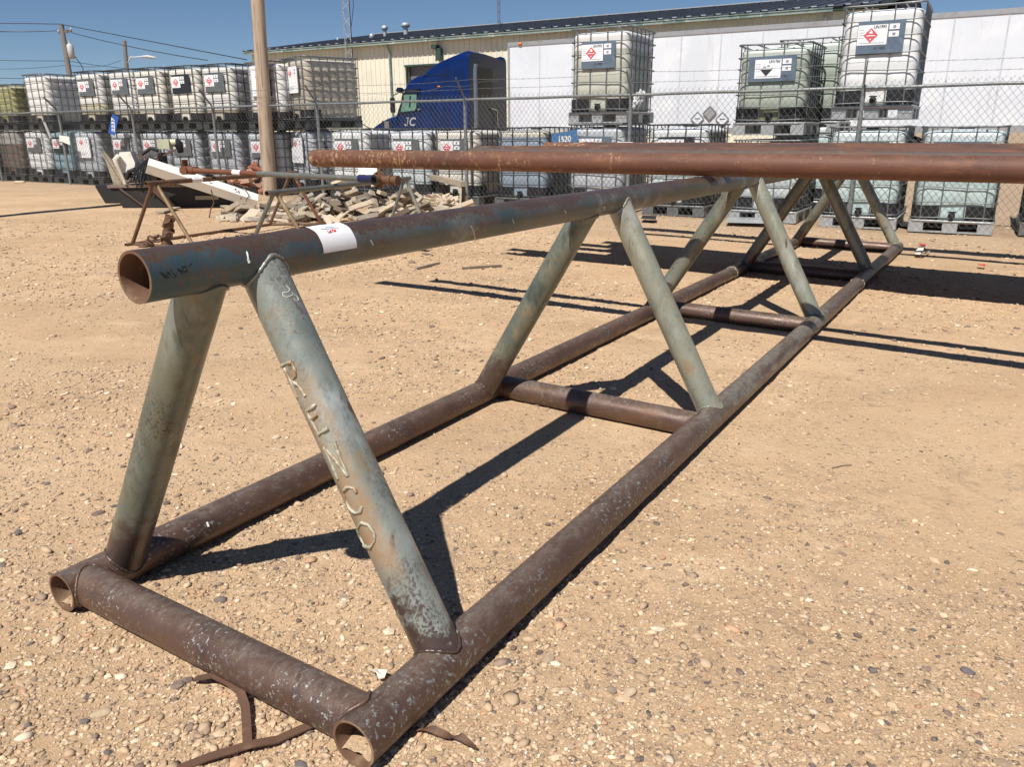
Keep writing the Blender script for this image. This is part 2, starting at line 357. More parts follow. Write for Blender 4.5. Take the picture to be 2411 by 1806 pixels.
M['t_amber'] = tank('tank_amber', (.70,.70,.66), (.50,.47,.34), .6)
M['t_yellow'] = tank('tank_yellow', (.46,.45,.29), (.34,.33,.15), 1.05)
M['t_sand'] = tank('tank_sand', (.74,.73,.70), (.56,.53,.46), .38)
M['t_tan'] = tank('tank_tan', (.52,.48,.41), (.42,.38,.31), 1.1)
M['t_grey'] = tank('tank_grey', (.56,.60,.64), (.46,.49,.53), 1.1)
M['t_teal'] = tank('tank_teal', (.30,.42,.46), (.24,.36,.42), 1.2)
M['t_blue'] = tank('tank_blue', (.58,.55,.48), (.27,.34,.41), 1.20)
M['t_olive'] = tank('tank_olive', (.74,.73,.70), (.50,.505,.43), 1.06)
M['t_green'] = tank('tank_green', (.58,.63,.57), (.37,.42,.36), 1.0, (.20,.21,.10))
M['t_aqua'] = tank('tank_aqua', (.68,.76,.77), (.50,.63,.63), 1.12)
M['t_clear'] = tank('tank_clear', (.76,.79,.81), (.55,.61,.62), .9)
M['t_brown'] = tank('tank_brown', (.42,.40,.38), (.16,.12,.10), 1.0)

def scaly_pipe():
    """red-brown rust, flaking yellow mill scale only towards one end and on one flank"""
    m, nt, b = new_mat('scaly_pipe'); v = coords(nt); st = coords(nt, (.5,1,1))
    col = mix(nt, ramp(nt, nz(nt, st, 2.6, 6), .45, .68), (.135,.054,.032), (.085,.038,.027))
    col = mix(nt, ramp(nt, nz(nt, st, 9, 8, .7, 4), .52, .74), col, (.21,.085,.038))
    sep = nd(nt, 'ShaderNodeSeparateXYZ'); nt.links.new(v, sep.inputs[0])
    gate = ramp(nt, mth(nt, 'ADD', mth(nt, 'MULTIPLY', sep.outputs['X'], -.045), nz(nt, v, 2.6, 6, .7, 7)), .38, .56)
    f = ramp(nt, nz(nt, coords(nt, (1.6,.8,.8)), 26, 11, .78, 9), .50, .60)
    col = mix(nt, mth(nt, 'MULTIPLY', mth(nt, 'MULTIPLY', f, gate), .85), col, (.52,.35,.17))
    f3 = ramp(nt, nz(nt, coords(nt, (1.2,.8,.8)), 38, 11, .78, 29), .60, .66)
    col = mix(nt, mth(nt, 'MULTIPLY', f3, .7), col, (.46,.28,.13))
    col = mix(nt, ramp(nt, nz(nt, v, 70, 8, .7, 12), .62, .74), col, (.28,.12,.05))
    nt.links.new(col, b.inputs['Base Color']); b.inputs['Roughness'].default_value = .62; b.inputs['Metallic'].default_value = .1
    bp = nd(nt, 'ShaderNodeBump'); bp.inputs['Strength'].default_value = .4; bp.inputs['Distance'].default_value = .004
    nt.links.new(nz(nt, v, 90, 7, .7), bp.inputs['Height']); nt.links.new(bp.outputs[0], b.inputs['Normal']); return m
M['scaly_pipe'] = scaly_pipe(); dusted(M['scaly_pipe'], .5, (.26,.17,.12)); dusted(M['rust_dark'], .3, (.20,.13,.10)); dusted(M['rust_grey'], .3, (.20,.14,.11))
# ================================================================== GROUND
def vnoise(X, Y, seed=0):
    xi = np.floor(X).astype(np.int64); yi = np.floor(Y).astype(np.int64); fx = X-xi; fy = Y-yi
    fx = fx*fx*(3-2*fx); fy = fy*fy*(3-2*fy)
    def h(a, b):
        n = (a*374761393 + b*668265263 + seed*1274126177) & 0xffffffff
        n = ((n ^ (n >> 13))*1274126177) & 0xffffffff
        return ((n ^ (n >> 16)) & 0xffff)/65535.0
    return (h(xi,yi)*(1-fx)+h(xi+1,yi)*fx)*(1-fy) + (h(xi,yi+1)*(1-fx)+h(xi+1,yi+1)*fx)*fy
def fbm(X, Y, sc, octv=4, seed=0):
    t = 0; a = 1; s_ = 0
    for i in range(octv):
        t = t + a*vnoise(X*sc*2**i+17.3*i, Y*sc*2**i-9.1*i, seed+i); s_ += a; a *= .5
    return t/s_
hzv = np.vectorize(hz)
def grid_obj(name, xs, ys, zfun, mat):
    X, Y = np.meshgrid(xs, ys); Zz = zfun(X, Y); nx, ny = len(xs), len(ys)
    co = np.stack([X, Y, Zz], -1).reshape(-1, 3)
    i = np.arange(ny-1)[:, None]*nx + np.arange(nx-1)[None, :]
    q = np.stack([i, i+1, i+nx+1, i+nx], -1).reshape(-1, 4)
    me = bpy.data.meshes.new(name); me.vertices.add(len(co)); me.vertices.foreach_set('co', co.ravel())
    me.loops.add(q.size); me.loops.foreach_set('vertex_index', q.ravel().astype(np.int32))
    me.polygons.add(len(q)); me.polygons.foreach_set('loop_start', np.arange(0, q.size, 4, dtype=np.int32))
    me.polygons.foreach_set('loop_total', np.full(len(q), 4, dtype=np.int32))
    me.polygons.foreach_set('use_smooth', np.ones(len(q), dtype=bool))
    me.update(calc_edges=True); me.materials.append(mat)
    o = bpy.data.objects.new(name, me); COL.objects.link(o); return o
def micro(X, Y):
    d = np.hypot(X, Y); k = np.clip((60-d)/55, .15, 1)
    patch = np.clip((fbm(X, Y, .9, 3, 5)-.42)*4, 0, 1)      # loose patches against smooth packed ones
    return k*((fbm(X, Y, .55, 3, 1)-.5)*.05*np.clip((d-1)/8, .25, 1) + (fbm(X, Y, 7, 3, 2)-.5)*.012*(.4+patch) + (fbm(X, Y, 26, 3, 3)-.5)*.011*(.25+patch))
def ground_mat():
    m, nt, b = new_mat('dirt_ground'); v = coords(nt)
    col = mix(nt, ramp(nt, nz(nt, v, .55, 4, .6), .38, .66), (.580,.397,.238), (.480,.320,.188))
    col = mix(nt, ramp(nt, nz(nt, v, 2.4, 5, .65, 5), .50, .72), col, (.635,.455,.287))
    col = mix(nt, mth(nt, 'MULTIPLY', ramp(nt, nz(nt, v, 9, 5, .7, 8), .50, .70), .6), col, (.34,.235,.15))
    col = mix(nt, mth(nt, 'MULTIPLY', ramp(nt, nz(nt, v, 95, 6, .8, 51), .50, .66), .55), col, (.34,.235,.15))
    col = mix(nt, mth(nt, 'MULTIPLY', ramp(nt, nz(nt, v, 130, 5, .8, 61), .54, .68), .5), col, (.80,.64,.46))
    lane = ramp(nt, nz(nt, coords(nt, (.22,.9,1)), 1.3, 5, .6, 91), .46, .66)
    col = mix(nt, mth(nt, 'MULTIPLY', lane, .45), col, (.645,.460,.290))
    # pebble mosaic at two sizes, stronger in the loose patches
    gate = ramp(nt, nz(nt, v, 1.5, 4, .6, 21), .40, .60)
    hb = None
    for sc, lo, amt in ((38, .62, 1.0), (85, .55, 1.0), (190, .5, .8)):
        vo = nd(nt, 'ShaderNodeTexVoronoi'); vo.inputs['Scale'].default_value = sc; vo.inputs['Randomness'].default_value = 1
        nt.links.new(v, vo.inputs['Vector'])
        sh = nd(nt, 'ShaderNodeSeparateColor'); nt.links.new(vo.outputs['Color'], sh.inputs[0])
        stone = mth(nt, 'MULTIPLY', ramp(nt, sh.outputs[0], lo, lo+.02), ramp(nt, vo.outputs['Distance'], .28, .42, True))
        stone = mth(nt, 'MULTIPLY', stone, mth(nt, 'ADD', mth(nt, 'MULTIPLY', gate, .75), .25))
        cr = nd(nt, 'ShaderNodeValToRGB'); e = cr.color_ramp.elements
        e[0].position = 0; e[0].color = (.16,.12,.095,1); e[1].position = 1; e[1].color = (.74,.60,.43,1)
        for p, c in ((.2,(.28,.20,.13)),(.30,(.55,.40,.25)),(.6,(.62,.46,.30)),(.82,(.68,.52,.34))):
            q = e.new(p); q.color = (*c, 1)
        nt.links.new(sh.outputs[1], cr.inputs[0])
        col = mix(nt, mth(nt, 'MULTIPLY', stone, amt*.8), col, cr.outputs[0])
        t = mth(nt, 'MULTIPLY', stone, 34.0/sc)
        hb = t if hb is None else mth(nt, 'ADD', hb, t)
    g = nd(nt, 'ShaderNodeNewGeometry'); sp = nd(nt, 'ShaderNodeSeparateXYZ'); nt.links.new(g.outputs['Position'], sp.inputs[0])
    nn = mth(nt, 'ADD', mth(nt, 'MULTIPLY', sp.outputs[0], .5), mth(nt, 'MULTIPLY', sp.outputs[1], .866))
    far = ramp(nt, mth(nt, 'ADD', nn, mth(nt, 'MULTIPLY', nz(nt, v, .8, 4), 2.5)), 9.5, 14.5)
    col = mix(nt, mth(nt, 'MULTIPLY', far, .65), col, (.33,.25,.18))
    nt.links.new(col, b.inputs['Base Color']); b.inputs['Roughness'].default_value = .95; b.inputs['Specular IOR Level'].default_value = .15
    bp = nd(nt, 'ShaderNodeBump'); bp.inputs['Strength'].default_value = .8; bp.inputs['Distance'].default_value = .008
    hh = mth(nt, 'ADD', hb, mth(nt, 'MULTIPLY', nz(nt, v, 60, 8, .75, 3), 1.3))
    nt.links.new(hh, bp.inputs['Height']); nt.links.new(bp.outputs[0], b.inputs['Normal'])
    return m
GM = ground_mat()
def bank(x, y): return 0.0
def warp(lo, hi, n, p=1.0, c=0.0):
    t = np.linspace(-1, 1, n); return c + np.where(t < 0, (c-lo)*-1*np.abs(t)**p, (hi-c)*np.abs(t)**p)
xs = np.unique(np.concatenate([np.linspace(-600,-30,20), np.linspace(-30,-9,60), np.linspace(-9,-3.2,130), np.linspace(-3.2,4.6,430), np.linspace(4.6,9,100), np.linspace(9,30,50), np.linspace(30,600,20)]))
ys = np.unique(np.concatenate([np.linspace(-60,0,12), np.linspace(0,1.2,30), np.linspace(1.2,6.2,330), np.linspace(6.2,13,230), np.linspace(13,30,110), np.linspace(30,900,40)]))
ground = tag(grid_obj('ground', xs, ys, lambda X, Y: hzv(X, Y)+micro(X, Y), GM), kind='structure')
def gsurf(x, y): return hz(x, y) + float(micro(np.array([x]), np.array([y]))[0])

# ---- loose stones: one mesh, each stone a squashed faceted ball
def gravel():
    ph = (1+5**.5)/2
    V = np.array([(-1,ph,0),(1,ph,0),(-1,-ph,0),(1,-ph,0),(0,-1,ph),(0,1,ph),(0,-1,-ph),(0,1,-ph),(ph,0,-1),(ph,0,1),(-ph,0,-1),(-ph,0,1)], float)
    V /= np.linalg.norm(V[0])
    F = np.array([(0,11,5),(0,5,1),(0,1,7),(0,7,10),(0,10,11),(1,5,9),(5,11,4),(11,10,2),(10,7,6),(7,1,8),(3,9,4),(3,4,2),(3,2,6),(3,6,8),(3,8,9),(4,9,5),(2,4,11),(6,2,10),(8,6,7),(9,8,1)])
    n = 240000
    th = (RS.rand(n)-.5)*R(100); rr = 1.0*np.exp(RS.rand(n)*math.log(14.5))
    X = np.sin(th)*rr; Y = np.cos(th)*rr
    loose = fbm(X, Y, .9, 3, 5)
    packed = np.clip((fbm(X*.25+3, Y*.9, 1.3, 3, 44)-.45)*4, 0, .7)*(X > -.2)
    keep = RS.rand(n) < (1-packed)*np.clip((loose-.38)*4.5+.35*np.clip((1.0-X)/2.5, 0, 1), .20, 1); X, Y, rr = X[keep], Y[keep], rr[keep]; n = len(X)
    size = np.exp(RS.randn(n)*.55)*.0029*np.clip(rr/4, .8, 2.3); lf = np.clip((1.2-X)/2.5, 0, 1)*(rr < 5); size *= 1+.22*lf; big = RS.rand(n) < .010+.014*lf; size[big] *= 2.3; size = np.clip(size, .0014, .018)
    Zg = hzv(X, Y)+micro(X, Y)
    sx = size*(.8+RS.rand(n)*.9); sy = size*(.6+RS.rand(n)*.5); sz = size*(.30+RS.rand(n)*.35)
    a = RS.rand(n)*2*PI; ca, sa = np.cos(a), np.sin(a)
    jit = 1+(RS.rand(n, 12)-.5)*.45
    P = V[None]*jit[:, :, None]; px, py, pz = P[..., 0]*sx[:, None], P[..., 1]*sy[:, None], P[..., 2]*sz[:, None]
    co = np.stack([px*ca[:, None]-py*sa[:, None]+X[:, None], px*sa[:, None]+py*ca[:, None]+Y[:, None], pz+Zg[:, None]+sz[:, None]*.35], -1).reshape(-1, 3)
    f = (F[None]+(np.arange(n)*12)[:, None, None]).reshape(-1, 3)
    me = bpy.data.meshes.new('gravel'); me.vertices.add(len(co)); me.vertices.foreach_set('co', co.ravel())
    me.loops.add(f.size); me.loops.foreach_set('vertex_index', f.ravel().astype(np.int32))
    me.polygons.add(len(f)); me.polygons.foreach_set('loop_start', np.arange(0, f.size, 3, dtype=np.int32)); me.polygons.foreach_set('loop_total', np.full(len(f), 3, dtype=np.int32))
    me.polygons.foreach_set('use_smooth', np.repeat(RS.rand(n) < .7, 20)); me.update(calc_edges=True)
    pal = np.array([(.52,.37,.235),(.57,.41,.265),(.46,.325,.205),(.62,.47,.31),(.68,.57,.42),(.37,.265,.175),(.17,.125,.10),(.14,.12,.112),(.50,.30,.18),(.28,.20,.15)])
    pr = np.array([.22,.19,.17,.12,.065,.08,.040,.034,.024,.057]); pr /= pr.sum()
    c = pal[RS.choice(len(pal), n, p=pr)]*(.8+RS.rand(n, 1)*.4)
    at_ = me.color_attributes.new('col', 'FLOAT_COLOR', 'POINT')
    at_.data.foreach_set('color', np.concatenate([np.repeat(c, 12, 0), np.ones((n*12, 1))], 1).ravel())
    m, nt, b = new_mat('stone'); vc = nd(nt, 'ShaderNodeVertexColor', layer_name='col')
    col = mix(nt, mth(nt, 'MULTIPLY', ramp(nt, nz(nt, coords(nt), 140, 4), .5, .7), .35), vc.outputs[0], (.45,.33,.21))
    nt.links.new(col, b.inputs['Base Color']); b.inputs['Roughness'].default_value = .85; me.materials.append(m)
    o = bpy.data.objects.new('gravel', me); COL.objects.link(o); tag(o, kind='stuff'); return o
gravel()
# individual larger cobbles one can point at
def cobble(x, y, s_, c, label):
    g = gnd(x, y); mb = MB(); k = 14; rings = 8; vs = []; sd = random.random()*50
    for i in range(rings+1):
        t = PI*i/rings
        for j in range(k):
            p = Vector((math.sin(t)*math.cos(2*PI*j/k), math.sin(t)*math.sin(2*PI*j/k), math.cos(t)))
            r = 1+.28*mnoise.noise(p*1.3+Vector((sd,0,0))); vs.append(Vector((p.x*s_*1.35*r, p.y*s_*.9*r, p.z*s_*.42*r)))
    mb.add(vs, [(i*k+j, (i+1)*k+j, (i+1)*k+(j+1) % k, i*k+(j+1) % k) for i in range(rings) for j in range(k)], 0, True)
    o = mb.build('stone', plain('cobble_%d' % int(x), c, .85, 0, .2, 40, .3)); o.matrix_world = frame(Vector((g.x, g.y, gsurf(g.x, g.y)+s_*.22)), random.random()*6)
    tag(o, label, 'stone'); return o
cobble(1361, 1498, .016, (.55,.42,.28), 'pale tan stone lying alone on the dirt right of the rack end')
cobble(220, 1541, .017, (.50,.38,.24), 'smooth oval tan stone near the lower left corner of the photo')
cobble(1322, 1492, .011, (.30,.23,.17), 'brown stone close beside the pale tan one, right of rack end')
cobble(182, 1560, .010, (.16,.14,.13), 'dark grey pebble left of the smooth oval tan stone')
cobble(652, 1657, .014, (.15,.13,.13), 'dark stone at bottom edge just left of the right skid pipe end')
cobble(1166, 1412, .008, (.12,.09,.08), 'small dark pebble in the sun right of the near welded leg')
cobble(385, 1250, .013, (.45,.33,.2), 'dirt clod against the left skid pipe at the rack near end')
cobble(597, 946, .018, (.66,.50,.34), 'pale pointed stone between the rack near legs, left of letters')
cobble(889, 567, .035, (.22,.17,.12), 'dark brown stone beside two short wood sticks')
cobble(2090, 1455, .013, (.15,.13,.14), 'dark slate stone near lower right edge of the photo')
cobble(42, 395, .10, (.60,.48,.33), 'pale round rock on the bank at the foot of fence, far left')

# ================================================================== THE BIG PIPE RACK
HW, HT, XT, RB, RT, RL = .5354, .9315, -.016, .0571, .0567, .0558
LEN = 9.144
rack = empty('pipe_rack', TR)
tag(rack, 'long triangular pipe rack welded from big faded green and brown pipes, nearest the camera', 'pipe rack')
def cope(pa, d, o, R_, far):
    """distance along pa+t*d where it meets the cylinder (o=(point,axis)), the hit facing `far` side"""
    Q, e = o; w = pa-Q; A = d-e*d.dot(e); B = w-e*w.dot(e)
    a = A.dot(A); b = 2*A.dot(B); c = B.dot(B)-R_*R_; D = b*b-4*a*c
    if D < 0: return -b/(2*a)
    r = math.sqrt(D); t1, t2 = (-b-r)/(2*a), (-b+r)/(2*a)
    return t2 if far == 0 else t1
def coped(name, A, B, r, ca, cb, Ra, Rb, mat, parent, weld=True, seg=44, bead=.0046, gap=.0022):
    A, B = Vector(A), Vector(B); d = (B-A).normalized(); h = Vector((0,1,0)) if abs(d.y) < .9 else Vector((1,0,0))
    x = d.cross(h).normalized(); y = d.cross(x); mb = MB(); ra, rb_ = [], []
    for k in range(seg):
        t = 2*PI*k/seg; p = A+(x*math.cos(t)+y*math.sin(t))*r
        ra.append(p+d*cope(p, d, ca, Ra+gap, 0)); rb_.append(p+d*cope(p, d, cb, Rb+gap, 1))
    nrm = 5; vs = []
    for i in range(nrm+1): vs += [ra[k].lerp(rb_[k], i/nrm) for k in range(seg)]
    mb.add(vs, [(i*seg+k, i*seg+(k+1) % seg, (i+1)*seg+(k+1) % seg, (i+1)*seg+k) for i in range(nrm) for k in range(seg)], 0, True)
    o = mb.build(name, mat, parent)
    if weld:
        for ring, far in ((ra, ca), (rb_, cb)):
            wb = MB(); pts = []; rad = []
            n2 = seg*2
            for k in range(n2):
                p = ring[k//2] if k % 2 == 0 else ring[k//2].lerp(ring[(k//2+1) % seg], .5)
                q = p-far[0]; q = q-far[1]*q.dot(far[1]); p = p+q.normalized()*(.0005-gap*.3)
                c = (A+d*(p-A).dot(d)); p = p+(p-c).normalized()*.001
                pts.append(p); rad.append(bead*(.75+.5*random.random()))
            wb.tube(pts, rad, 7, closed=True); wb.build('weld_bead', M['weld'] if parent is rack and abs(A.y-B.y) < .2 and A.y < 3 and False else mat, o)
    return o
AXY = Vector((0,1,0))
chR = (Vector((HW,0,0)), AXY); chL = (Vector((-HW,0,0)), AXY); chT = (Vector((XT,0,HT)), AXY)
def chord(name, x, z, r, y0, y1, mat, parent):
    mb = MB(); mb.pipe((x,y0,z), (x,y1,z), r, .0065, 56, 0, 1, cuts=6); return mb.build(name, [mat, M['pipe_inside']], parent)
cT = chord('top_pipe', XT, HT, RT, .0076, LEN+.02, M['top_pipe'], rack)
cR = chord('skid_pipe', HW, 0, RB, 0, LEN, M['skid_pipe'], rack); cR['label'] = 'right skid pipe, brown with worn green paint'
cL = chord('skid_pipe', -HW, 0, RB, -.0007, LEN-.05, M['brown_steel'], rack)
for c_, x_ in ((cR, HW), (cL, -HW)):
    mb = MB(); ri = RB-.0066; nseg = 16; vs = []
    for i in range(nseg+1):
        yy = .004+i*.05; lv = -.012-.020*(1-min(1, i/6)) + .004*math.sin(i*2.1); lv = max(lv, -.040) if x_ > 0 else lv-.012
        hwid = math.sqrt(max(1e-6, ri*ri-lv*lv))
        for j in range(9):
            u_ = -1+2*j/8; vs.append((x_+u_*hwid*.985, yy+.01*(1-u_*u_), lv+.003*math.sin(i+j*1.7)))
    mb.add(vs, [(i*9+j, i*9+j+1, (i+1)*9+j+1, (i+1)*9+j) for i in range(nseg) for j in range(8)], 0, True)
    mb.build('trapped_sand', GM, c_)
for y_ in (.064, 2.243, 4.480, 6.75, 8.965):
    t_ = coped('cross_pipe', (-HW, y_, 0), (HW, y_, 0), RB-.0008, chL, chR, RB, RB, M['brown_steel'], rack)
LEGS = [('R', .324, .335), ('L', .186, .189), ('R', 2.391, 2.444), ('L', 2.118, 2.165), ('R', 4.642, 4.743), ('L', 4.261, 4.45), ('R', 6.986, 7.006), ('L', 6.64, 6.70), ('R', 9.004, 8.887), ('L', 8.80, 8.69)]
LO = {}
for i, (s_, yb, yt) in enumerate(LEGS):
    sx = HW if s_ == 'R' else -HW
    o = coped('leg', (sx, yb, 0), (XT, yt, HT), RL, chR if s_ == 'R' else chL, chT, RB, RT, M['leg_paint'] if i == 0 else (M['leg_light'] if s_ == 'R' else M['leg_olive_shaded']), rack)
    LO[i] = o
LO[0]['label'] = 'leg with RENCO in raised weld lettering'
for y_, xx in ((6.33, HW), (6.25, -HW)):
    mb = MB(); mb.tube([(xx+math.cos(t*PI/20)*(RB+.001), y_+.01*math.sin(t), math.sin(t*PI/20)*(RB+.001)) for t in range(40)], .004, 6, closed=True); mb.build('joint_weld', M['weld'], cR if xx > 0 else cL)
# ---- things traced on the pipes: the strokes lie on the real cylinder surface
def on_cyl(x, y, Q, e, r):
    d = ray_t(x, y); w = CT-Q; A = d-e*d.dot(e); B = w-e*w.dot(e); a = A.dot(A); b = 2*A.dot(B); c = B.dot(B)-r*r; D = b*b-4*a*c
    t = (-b-math.sqrt(max(D, 0)))/(2*a); return CT+d*t
def strokes(lst, Q, e, r, rad, name, mat, parent, conv, wob=0.0, seg=6):
    mb = MB()
    for st in lst:
        P = [on_cyl(*conv(*p), Q, e, r) for p in st]; F = []
        for a, b in zip(P, P[1:]):
            k = max(1, int((b-a).length/.006))
            for j in range(k): F.append(a.lerp(b, j/k))
        F.append(P[-1]); G = []
        for p in F:
            q = p-Q; q = q-e*q.dot(e); G.append(p+q.normalized()*(r-q.length))
        rr = [rad*(1-wob/2+wob*random.random()) for _ in G]
        mb.tube(G, rr if wob else rad, seg)
    return mb.build(name, mat, parent)
a0, b0 = Vector((HW, .324, 0)), Vector((XT, .335, HT)); dl = (b0-a0).normalized()
cv6 = lambda x, y: (458.7+x/4.013, 770.6+y/4.013)
REN = [[(600,85),(640,55),(690,48)],[(690,48),(715,110),(718,160),(690,205)],[(622,95),(690,235),(735,355)],[(690,205),(755,262),(805,340)],
  [(812,475),(862,442),(900,412)],[(850,548),(910,500)],[(920,672),(965,645),(1005,620)],[(822,482),(925,680)],
  [(965,775),(1030,920),(1088,1060)],[(968,778),(1070,900),(1172,1038)],[(1056,735),(1110,880),(1178,1035)],
  [(1250,1180),(1225,1142),(1170,1130),(1132,1170),(1150,1240),(1190,1320),(1240,1360),(1282,1345),(1296,1300)],
  [(1290,1440),(1258,1490),(1275,1560),(1318,1640),(1370,1655),(1408,1600),(1402,1530),(1352,1460),(1290,1440)]]
strokes(REN, a0, dl, RL+.0008, .0042, 'weld_lettering', M['weld'], LO[0], cv6, .9)
nlw = (TR.to_3x3() @ (lambda p: ((p-a0)-dl*((p-a0).dot(dl))).normalized())(on_cyl(*cv6(1060,900), a0, dl, RL)))
def stain_letters():
    m = M['leg_paint'].copy(); m.name = 'leg_paint_stained'; nt = m.node_tree; b = nt.nodes['Principled BSDF']; src = b.inputs['Base Color'].links[0].from_socket; v = coords(nt)
    g = nd(nt, 'ShaderNodeNewGeometry'); dp = nd(nt, 'ShaderNodeVectorMath', operation='DOT_PRODUCT'); nt.links.new(g.outputs['Normal'], dp.inputs[0]); dp.inputs[1].default_value = nlw
    sep = nd(nt, 'ShaderNodeSeparateXYZ'); nt.links.new(v, sep.inputs[0])
    f = mth(nt, 'MULTIPLY', ramp(nt, dp.outputs['Value'], .55, .95), mth(nt, 'MULTIPLY', ramp(nt, sep.outputs['Z'], .18, .30), ramp(nt, sep.outputs['Z'], .60, .74, True)))
    f2 = mth(nt, 'MULTIPLY', f, ramp(nt, nz(nt, coords(nt, (1,1,.5)), 13, 8, .7, 71), .36, .60))
    c = mix(nt, mth(nt, 'MULTIPLY', f, .45), src, (.46,.42,.32)); c = mix(nt, mth(nt, 'MULTIPLY', f2, .75), c, (.38,.22,.10))
    nt.links.new(c, b.inputs['Base Color']); LO[0].data.materials.clear(); LO[0].data.materials.append(m)
stain_letters()
stain = patchy('rust_stain', (.30,.15,.06), [((.40,.24,.12), 30, .4, .7, 5)], rough=.6)
cvh = lambda x, y: ((280+x/7.9)/SC, (570+y/7.9)/SC)
HAND = [[(755,575),(800,563),(832,590),(800,612),(848,622),(862,650),(840,672)],[(885,555),(925,560),(948,595),(940,640),(905,668),(873,645),(885,555)],
  [(957,495),(962,530)],[(1005,572),(1060,642)],[(1062,575),(1012,648)],[(1100,480),(1098,530),(1166,520)],[(1155,430),(1162,612)],
  [(1195,472),(1228,442),(1252,470),(1232,520),(1206,555),(1272,542)],[(1290,410),(1292,442)],[(1325,380),(1322,415)]]
strokes(HAND, chT[0], AXY, RT+.0002, .0013, 'handwriting', M['marker_black'], cT, cvh)
cf = lambda x, y: (x, y)
strokes([[(533,543),(536,556),(539,567)],[(535,558),(538,568)]], chT[0], AXY, RT+.0002, .0022, 'chalk_mark', M['chalk'], cT, cf, .6)
strokes([[(801,519),(806,530)],[(1017,488),(1024,505),(1026,517)],[(1107,474),(1110,482)],[(1220,455),(1223,461)],[(1305,447),(1307,454)]], chT[0], AXY, RT+.0001, .0013, 'chalk_mark', M['chalk'], cT, cf, .6)
cvz = lambda x, y: (458.7+x/4.013, 532.1+y/4.013)
strokes([[(640,340),(675,375),(655,395),(610,400),(612,430),(650,440),(700,420)],[(690,400),(740,440),(748,465),(725,475),(705,450)]], a0, dl, RL+.0002, .0009, 'paint_scribble', M['chalk'], LO[0], cvz)
strokes([[(447,1128),(451,1138)]], chL[0], AXY, RB+.0002, .004, 'chalk_mark', M['chalk'], cL, cf)
# the notice stuck round the top pipe
pb0, pb1 = on_cyl(698, 545, chT[0], AXY, RT), on_cyl(770, 537, chT[0], AXY, RT)
def ang_of(p): return math.atan2(p.z-HT, p.x-XT)
th0 = ang_of(pb0.lerp(pb1, .5)); y0_, y1_ = pb0.y, pb1.y
notice = empty('paper_notice', TR @ Matrix.Translation((XT, (y0_+y1_)/2, HT))); tag(notice, 'blank white paper notice with red LOT lettering taped round the rack top pipe', 'notice')
mb = MB(); na, vs = 22, []
for i in range(na+1):
    t = th0+(R(148)-th0)*i/na
    for j in range(7):
        rr = RT+.0016+.0006*math.sin(j*2+i); vs.append((math.cos(t)*rr, (y0_-y1_)/2+(y1_-y0_)*j/6, math.sin(t)*rr))
mb.add(vs, [(i*7+j, i*7+j+1, (i+1)*7+j+1, (i+1)*7+j) for i in range(na) for j in range(6)], 0, True)
mb.build('paper', M['paper'], notice)
cvl = lambda x, y: ((710+x/15.8)/SC, (510+y/15.8)/SC)
OFF = Matrix.Translation((-XT, -(y0_+y1_)/2, -HT))
o = strokes([[(940,495),(992,577),(1045,565)],[(1066,512),(1045,540),(1065,570),(1098,555),(1092,515),(1066,512)],[(1108,490),(1168,478)],[(1138,485),(1152,560)],[(1205,478),(1220,550)],[(1243,472),(1258,545)],[(1190,512),(1272,495)],[(1196,536),(1280,520)]], chT[0], AXY, RT+.003, .0010, 'lot_lettering', M['marker_red'], notice, cvl); o.data.transform(OFF)
rows = [[(x_, y_-(x_-700)*.07), (x_+w_, y_-(x_+w_-700)*.07)] for y_, xa, xb in ((462,710,1350),(408,860,1170)) for x_ in range(xa, xb, 42) for w_ in (30,)]
o = strokes(rows, chT[0], AXY, RT+.003, .0007, 'printed_lines', M['print_grey'], notice, cvl, seg=4); o.data.transform(OFF)

# second rack (beyond the right edge): carries the other end of the pipes
r2 = dup(rack); r2.matrix_world = TR @ Matrix.Translation((4.9, .15, .069)); tag(r2, 'second long triangular rack holding the right ends of the rusty pipes', 'pipe rack')
# ---- pipes lying across both racks
def long_pipe(yt, xl, r, mat, label, ln=9.4, joint=True, dz=0.0, grp='rusty pipes laid across the racks'):
    mb = MB(); mb.pipe((0,0,0), (ln,0,0), r, .007, 32, 0, 1, cuts=3)
    o = empty('rusty_pipe', TR @ Matrix.Translation((xl, yt, HT+RT+r+.003+dz+.014*(xl-XT))) @ Matrix.Rotation(-.014, 4, 'Y') @ Matrix.Rotation(random.random()*6, 4, 'X'))
    mb.build('pipe_body', [mat, M['pipe_inside']], o)
    if joint:
        mj = MB(); mj.pipe((-.002,0,0), (.05,0,0), r+.003, .010, 32, 0, 1); mj.build('end_collar', [mat, M['pipe_inside']], o)
    tag(o, label, 'pipe', grp); return o
pp = long_pipe(3.62, -3.08, .064, M['scaly_pipe'], 'thick rusty pipe with yellow scale patches, frontmost on the rack', joint=False)
long_pipe(3.92, -2.70, .048, M['rust_dark'], 'plain brown pipe hidden just behind the thick scaly front pipe')
